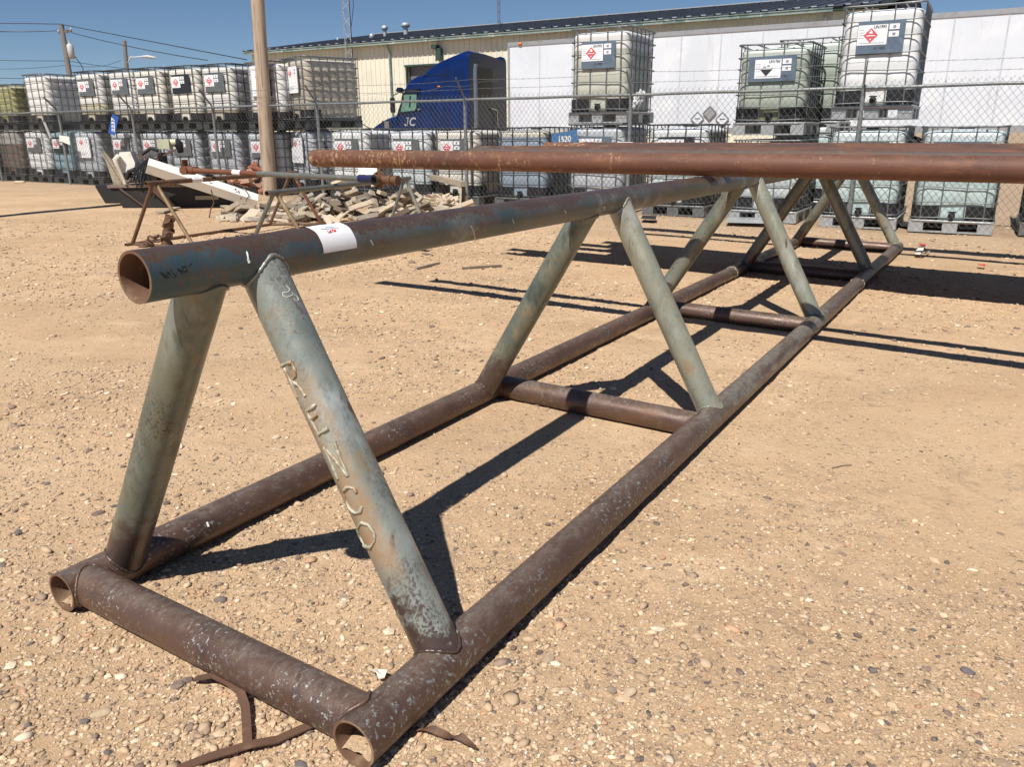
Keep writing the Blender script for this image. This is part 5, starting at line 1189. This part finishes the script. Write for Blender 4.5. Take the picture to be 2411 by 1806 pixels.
# bricks
def brick(c, rot, mat, label, hol=True):
    e = empty('brick', Matrix.Translation(c) @ rot.to_4x4()); tag(e, label, 'brick', 'loose bricks heaped by the wooden pole')
    m_ = MB(); m_.box((-.12,-.055,-.04),(.12,.055,.04)); m_.build('brick_body', mat, e)
    if hol:
        h = MB()
        for i in range(4):
            for j in range(2):
                h.tube([(-.08+.053*i, -.02+.04*j, .0402),(-.08+.053*i, -.02+.04*j, .0412)], .012, 8); h.tube([(-.08+.053*i, -.0552, -.015+.03*j),(-.08+.053*i, -.0562, -.015+.03*j)], .009, 8)
        h.build('brick_hole', M['far_brown'], e)
from mathutils import Euler
bc = gnd(556, 421)
for i in range(80):
    a = random.random(); x_ = -.50+1.1*a; z_ = .05+random.random()*(.58 if .25 < a < .85 else .3)
    brick(bc+Vector((x_, random.uniform(-.05,.45)+.12, z_)), Euler((random.uniform(-.6,.6), random.uniform(-.7,.7), random.uniform(-.5,.7))).to_matrix(), M['brick'] if random.random() < .75 else M['brick_pale'], 'loose orange brick in the heap at the foot of the wooden pole')
bc = gnd(470, 404)
for i in range(40):
    brick(bc+Vector((random.uniform(-.45,.5), random.uniform(.1,.5), .06+random.random()*.52)), Euler((random.uniform(-.3,.3), random.uniform(-.3,.3), random.uniform(-.3,.5))).to_matrix(), M['brick_pale'] if random.random() < .55 else M['brick'], 'loose brick in the smaller heap beyond the white beam')
# broken boards
c0, c1 = Vector((-4.35, 12.4, 0)), Vector((-.75, 12.35, 0))
mats_ = ['old_wood','pale_wood','pale_wood','pale_wood','grey_wood','dark_wood','old_wood']
M['grey_wood'] = patchy('grey_wood', (.36,.33,.285), [((.22,.20,.175), 5, .5, .7, 6, (4,1,4)), ((.50,.46,.40), 9, .55, .72, 6, (4,1,4))], rough=.9, bump=.5, bscale=50)
for i in range(215):
    t = random.random(); hgt = (.42*math.exp(-((t-.58)/.28)**2)+.16); w_ = random.uniform(-1, 1); u_ = abs(w_)
    p = c0.lerp(c1, t)+Vector((0, w_*.62, 0)); p.z = hz(p.x, p.y)+max(.03, hgt*(1-u_)*random.uniform(.45, 1.0))
    L = random.choice((.10,.14,.2,.28,.38,.55))*random.uniform(.7,1.3); W_ = random.uniform(.04,.20); T_ = random.uniform(.015,.07)
    m = MB(); k = 3; vs = []
    for j in range(k+1):
        x_ = -L/2+L*j/k; jy = random.uniform(-.012,.012); e_ = (random.uniform(-.03,.03) if j in (0,k) else 0)
        vs += [(x_+e_, -W_/2+jy, -T_/2),(x_-e_, W_/2+jy, -T_/2),(x_-e_, W_/2+jy, T_/2),(x_+e_, -W_/2+jy, T_/2)]
    m.add(vs, [(0,3,2,1),(4*k,4*k+1,4*k+2,4*k+3)]+[(4*j+a, 4*j+(a+1)%4, 4*j+4+(a+1)%4, 4*j+4+a) for j in range(k) for a in range(4)])
    o = m.build('broken_board', M[random.choice(mats_)]); o.matrix_world = Matrix.Translation(p) @ Euler((random.uniform(-.6,.6), random.uniform(-.55,.55), random.uniform(-1.4,1.4))).to_matrix().to_4x4()
    tag(o, 'broken weathered board in the scrap wood heap in front of the fence', 'board', 'broken boards in the scrap heap')
# crumpled pale heap at the right end of the boards
for (x_, y_, s_) in ((944,448,.22),(968,452,.20),(925,446,.16)):
    q = gnd(x_, y_); blob('crumpled_sheet', frame(q+Z*.08, random.random()*3), s_*1.1, s_*.7, s_*.6, M['pale_wood'], {944:'crumpled tan sheet heap, middle of three, under the wooden sawhorse',968:'crumpled tan sheet heap at the right end under the sawhorse',925:'crumpled tan sheet heap nearest the broken boards, left under the sawhorse'}[x_], 'scrap', .55, 3.2, 22)
# sawhorse
f0 = gnd(1004, 452); ta = at(1001, 397, (f0-CAM).dot(FW)*.995); f1 = gnd(896, 432); tb = at(902, 376, (f1-CAM).dot(FW)*.99)
sh = empty('wooden_sawhorse', Matrix.Translation((f0+f1)/2)); tag(sh, 'weathered wooden sawhorse standing behind the broken boards by the fence', 'sawhorse'); o_ = (f0+f1)/2
m = MB(); m.bar(ta-o_, tb-o_, .09, .09); m.build('top_beam', M['old_wood'], sh)
for tp2, ft in ((ta, f0), (tb, f1)):
    inn = (tb-ta).normalized()*(.10 if tp2 is ta else -.10)
    for k in (-1, 1): m = MB(); m.bar(tp2+inn-o_-Z*.02, Vector((ft.x, ft.y, ft.z))+Vector((.06,.16,0))*k-o_+inn*.2, .035, .085); m.build('leg', M['old_wood'] if k < 0 else M['dark_wood'], sh)

# ---- small litter on the ground
def stick(pa, pb, w, h, mat, label, cat='stick'):
    a, b = gnd(*pa), gnd(*pb); a.z = gsurf(a.x, a.y)+h*.5; b.z = gsurf(b.x, b.y)+h*.6; m = MB(); mid = a.lerp(b, .5)+Vector((.004,.006,.002)); m.bar(a, mid, w, h); m.bar(mid, b, w*.9, h); tag(m.build('stick', mat), label, cat)
stick((897.7,581.8),(949,570.5),.035,.02,M['old_wood'],'short grey wood stick on dirt beyond the big rack, left one')
stick((999,582),(1083,577),.04,.02,M['dark_wood'],'longer weathered stick on dirt beyond the big rack, right one')
stick((913,550),(935,553),.02,.015,M['dark_wood'],'small dark twig above the two wood sticks')
stick((1797,1013),(1840,1006),.004,.004,M['dark_wood'],'thin dark twig on the open dirt right of the rack')
stick((2068,507),(2096,497),.015,.012,M['pale_wood'],'thin pale stick on the dirt before the lone aqua container')
def ribbon(pix, w, lift, mat, name, label, cat, tw=0.0):
    P = []
    for i, (x, y) in enumerate(pix):
        g = gnd(x, y); P.append(Vector((g.x, g.y, gsurf(g.x, g.y)+lift[i])))
    m = MB(); vs = []; F = []
    for a, b in zip(P, P[1:]):
        for k in range(5): F.append(a.lerp(b, k/5))
    F.append(P[-1]); n = len(F)
    for i, p in enumerate(F):
        d = (F[min(i+1, n-1)]-F[max(i-1, 0)]).normalized(); s_ = d.cross(Z).normalized(); u_ = s_.cross(d); t = tw*math.sin(i*.7); s2 = s_*math.cos(t)+u_*math.sin(t)
        q = w*(1-.7*max(0, (i-n*.7)/(n*.3))) if tw else w
        vs += [p-s2*q/2, p+s2*q/2, p+s2*q/2+u_*.004, p-s2*q/2+u_*.004]
    m.add(vs, [(4*i+a, 4*i+(a+1)%4, 4*i+4+(a+1)%4, 4*i+4+a) for i in range(n-1) for a in range(4)]+[(0,3,2,1),(4*n-4,4*n-3,4*n-2,4*n-1)]); o = m.build(name, mat); tag(o, label, cat); return o
cg = lambda x, y: (367+x/3.014, 1376+y/3.014)
sa = ribbon([cg(170,300),cg(300,325),cg(400,372),cg(466,425),cg(496,500),cg(503,600),cg(508,715)], .020, [.012,.03,.03,.03,.02,.014,.012], M['strap'], 'flat_strap', 'bent rusty flat strap curving down from under the near cross pipe', 'strap')
sb = ribbon([cg(60,880),cg(250,810),cg(540,730),cg(700,688),cg(820,640),cg(970,585)], .022, [.006,.010,.016,.012,.012,.014], M['strap'], 'flat_strap', 'straight rusty flat strap crossing the bottom edge below the near cross pipe', 'strap')
ribbon([cg(1600,622),cg(1700,640),cg(1830,672),cg(1900,700),cg(2000,748)], .016, [.006,.02,.012,.02,.008], M['strap'], 'twisted_strip', 'twisted brown metal strip on dirt right of the near skid pipe end', 'strip', .6)
def flake(pix, mat, name, label, cat, lift=.01):
    P = [gnd(x, y) for x, y in pix]; P = [Vector((p.x, p.y, gsurf(p.x, p.y)+lift+.012*random.random())) for p in P]; n = len(P); m = MB()
    m.add(P+[p+Z*.003 for p in P], [tuple(range(n))[::-1], tuple(range(n, 2*n))]+[(i,(i+1)%n,(i+1)%n+n,i+n) for i in range(n)]); tag(m.build(name, mat), label, cat)
flake([cg(1295,245),cg(1350,238),cg(1420,262),cg(1400,300),cg(1360,305),cg(1345,275)], M['scrap_white'], 'paper_scrap', 'cream paper scrap on dirt inside the near corner of the rack', 'paper scrap')
c4 = lambda x, y: (1845+x/6.02, 367+y/6.02)
flake([c4(778,1130),c4(830,1075),c4(885,1060),c4(895,1105),c4(850,1160),c4(790,1158)], M['scrap_white'], 'paper_scrap', 'white scrap on the dirt beyond the far rack corner', 'paper scrap', .04)
flake([c4(850,1155),c4(985,1100),c4(960,1125),c4(880,1165)], M['old_wood'], 'bark_scrap', 'brown splinter touching the white scrap beyond the far rack corner', 'splinter', .03)
flake([c4(825,1025),c4(925,1030),c4(920,1055),c4(860,1050)], M['scrap_red'], 'red_scrap', 'red ribbon scrap just above the white scrap', 'scrap', .03)
flake([c4(1595,1275),c4(1705,1285),c4(1690,1305),c4(1600,1290)], M['scrap_red'], 'red_scrap', 'lone red scrap on dirt at the far right', 'scrap', .03)
flake([c4(1280,750),c4(1310,735),c4(1380,742),c4(1385,765),c4(1300,768)], M['scrap_red'], 'bottle_lid', 'red cap on the ground before the lone aqua container valve', 'cap', .04)
flake([(1567,488),(1573,477),(1655,479),(1650,491)], M['galv'], 'metal_sheet', 'shiny galvanised sheet on ground before the short container', 'metal sheet', .05)
flake([(1384,481),(1388,474),(1418,476),(1416,484)], M['black_steel'], 'rubber_block', 'black block on the dirt beyond the middle welded legs', 'block', .06)
flake([(1930,489),(1935,482),(2000,487),(2004,494),(1960,495)], M['black_steel'], 'flat_iron', 'dark flat iron on the ground left of the lone aqua container', 'iron bar', .03)
q0, q1 = gnd(1552,443.5), gnd(1552,444)

# ================================================================== FAR POLES, WIRES, HOUSE
def far_pole(name, xb, yb, xt, yt, depth, r, label):
    T = at(xt, yt, depth); Bp = Vector((T.x+(.0), T.y, 0)); k = (at(xb, yb, depth)-T); 
    if abs(k.z) > .1: Bp = T + k*(T.z/abs(k.z)); Bp.z = 0
    e = empty(name, Matrix.Translation(Bp)); tag(e, label, 'utility pole'); m = MB(); m.tube([Vector(), (T-Bp)*.5, T-Bp], [r*1.15, r, r*.85], 12); m.build('shaft', M['far_pole'], e); return e, T, Bp
zw = lambda x, y: (x/4.013, y/4.013)
e1, T1, Bp1 = far_pole('utility_pole', *zw(600,635), *zw(532,215), 46, .155, 'far leaning utility pole with crossarm and transformer at the upper left')
ca, cb2 = at(*zw(505,282), 46)-Bp1, at(*zw(620,262), 46)-Bp1
m = MB(); m.bar(ca, cb2, .11, .13); m.build('crossarm', M['far_pole'], e1)
m = MB()
for k in (.03,.3,.97): q = ca.lerp(cb2, k); m.tube([q, q+Z*.14, q+Z*.16], [.03,.05,.03], 8)
m.build('insulator', M['transformer'], e1)
tc = at(*zw(614,440), 46)-Bp1; m = MB(); m.tube([tc-Z*.42, tc-Z*.40, tc+Z*.33, tc+Z*.40], [.14,.18,.18,.10], 16); m.tube([tc+Z*.40, tc+Z*.55], .05, 8); m.build('transformer_can', M['transformer'], e1)
m = MB(); m.tube([tc+Vector((.2,0,-.3)), tc+Vector((.55,0,-.9)), tc+Vector((.45,0,-1.5)), tc+Vector((-.1,0,-2.0))], .025, 5); m.build('drop_wire', M['hose'], e1)
e2, T2, Bp2 = far_pole('street_lamp', *zw(1100,620), *zw(1078,352), 58, .16, 'far wooden pole carrying a curved street lamp arm')
a0_, a1_, a2_ = at(*zw(1108,545), 58)-Bp2, at(*zw(1160,505), 58)-Bp2, at(*zw(1235,488), 58)-Bp2
m = MB(); m.tube([a0_, a0_.lerp(a1_, .6)+Z*.25, a1_+Z*.08, a2_], .045, 8); m.build('lamp_arm', M['galv'], e2)
m = MB(); m.tube([a2_-Vector((.1,0,0)), a2_+Vector((.35,0,0)), a2_+Vector((.85,0,-.08)), a2_+Vector((1.0,0,-.12))], [.06,.12,.10,.04], 12); m.build('lamp_head', M['transformer'], e2)
def wire(pts, r, label, sag_=.3):
    m = MB(); F = []
    for a, b in zip(pts, pts[1:]):
        n = 24; F += [a.lerp(b, i/n)-Z*(sag_*4*(i/n)*(1-i/n)) for i in range(n)]
    F.append(pts[-1]); m.tube(F, r, 5); tag(m.build('power_line', M['hose']), label, 'power line', 'overhead power lines')
W_ = lambda x, y, d: at(*zw(x, y), d)
wire([W_(-420,192,60), W_(518,205,46), W_(2140,515,34)], .021, 'highest power line running from the left edge over the crossarm pole', .0)
wire([W_(-420,222,60), W_(508,262,46)], .016, 'power line ending at the left of the crossarm', .2)
wire([W_(-420,255,60), W_(540,262,46)], .016, 'third power line left of the crossarm pole', .1)
wire([W_(620,280,46), W_(1800,520,36)], .019, 'power line leaving the crossarm to the right, lower one', .1)
wire([W_(-420,505,62), W_(600,525,47), W_(1100,590,58)], .017, 'low power line passing the transformer pole', .05)
wire([W_(-420,562,62), W_(590,560,47), W_(1050,520,58)], .013, 'faint low line between the far poles', .25)
wire([W_(-420,668,66), W_(330,680,60)], .02, 'lowest power line at the left edge', .0)
a, b = at(1188, -60, 60), at(1415, 45, 60); wire([at(1000+0,-40,50), at(1005,30,48)], .012, 'thin guy wire above the truck', 0) if False else None
hs = empty('far_house', frame(at(45, 250, 75)*1.0-Z*at(45,250,75).z, ROT)); tag(hs, 'small beige far building glimpsed between upper containers at left', 'building')
m = MB(); m.box((-3,-2,0),(6,3,3.0)); m.build('wall', M['far_beige'], hs); m = MB(); m.add([(-3.3,-2.3,3.0),(6.3,-2.3,3.0),(6.3,3.3,3.0),(-3.3,3.3,3.0),(-3.3,.5,4.3),(6.3,.5,4.3)], [(0,1,5,4),(2,3,4,5),(0,4,3),(1,2,5),(0,3,2,1)]); m.build('roof', M['far_brown'], hs)

# ================================================================== LIGHT, SKY, CAMERA
w = bpy.data.worlds.new('World'); scn.world = w; w.use_nodes = True; nt = w.node_tree
bg = nt.nodes['Background']; sky = nt.nodes.new('ShaderNodeTexSky'); sky.sky_type = 'NISHITA'; sky.sun_disc = False
ld = Vector((.3002, .6032, -1.0052)).normalized(); el = math.asin(-ld.z); az = math.atan2(-ld.x, -ld.y)
sky.sun_elevation = el; sky.sun_rotation = az % (2*PI); sky.altitude = 900; sky.air_density = .8; sky.dust_density = 0; sky.ozone_density = 5
nt.links.new(sky.outputs[0], bg.inputs[0]); bg.inputs[1].default_value = .064
sl = bpy.data.lights.new('sun', 'SUN'); sl.energy = 5.0; sl.angle = R(.53); sl.color = (1, .955, .885); so = bpy.data.objects.new('sun', sl); COL.objects.link(so)
so.rotation_euler = ld.to_track_quat('-Z', 'Y').to_euler(); so.location = (0, 0, 30)
cam = bpy.data.cameras.new('camera'); co_ = bpy.data.objects.new('camera', cam); COL.objects.link(co_)
Mc = Matrix((RI, UP, -FW)).transposed().to_4x4(); Mc.translation = CAM; co_.matrix_world = Mc
cam.sensor_width = 36; cam.sensor_fit = 'HORIZONTAL'; cam.lens = FPX/IW*36; cam.clip_start = .05; cam.clip_end = 3000
scn.camera = co_
scn.view_settings.view_transform = 'Standard'; scn.view_settings.look = 'None'; scn.view_settings.exposure = .2; scn.view_settings.gamma = 1
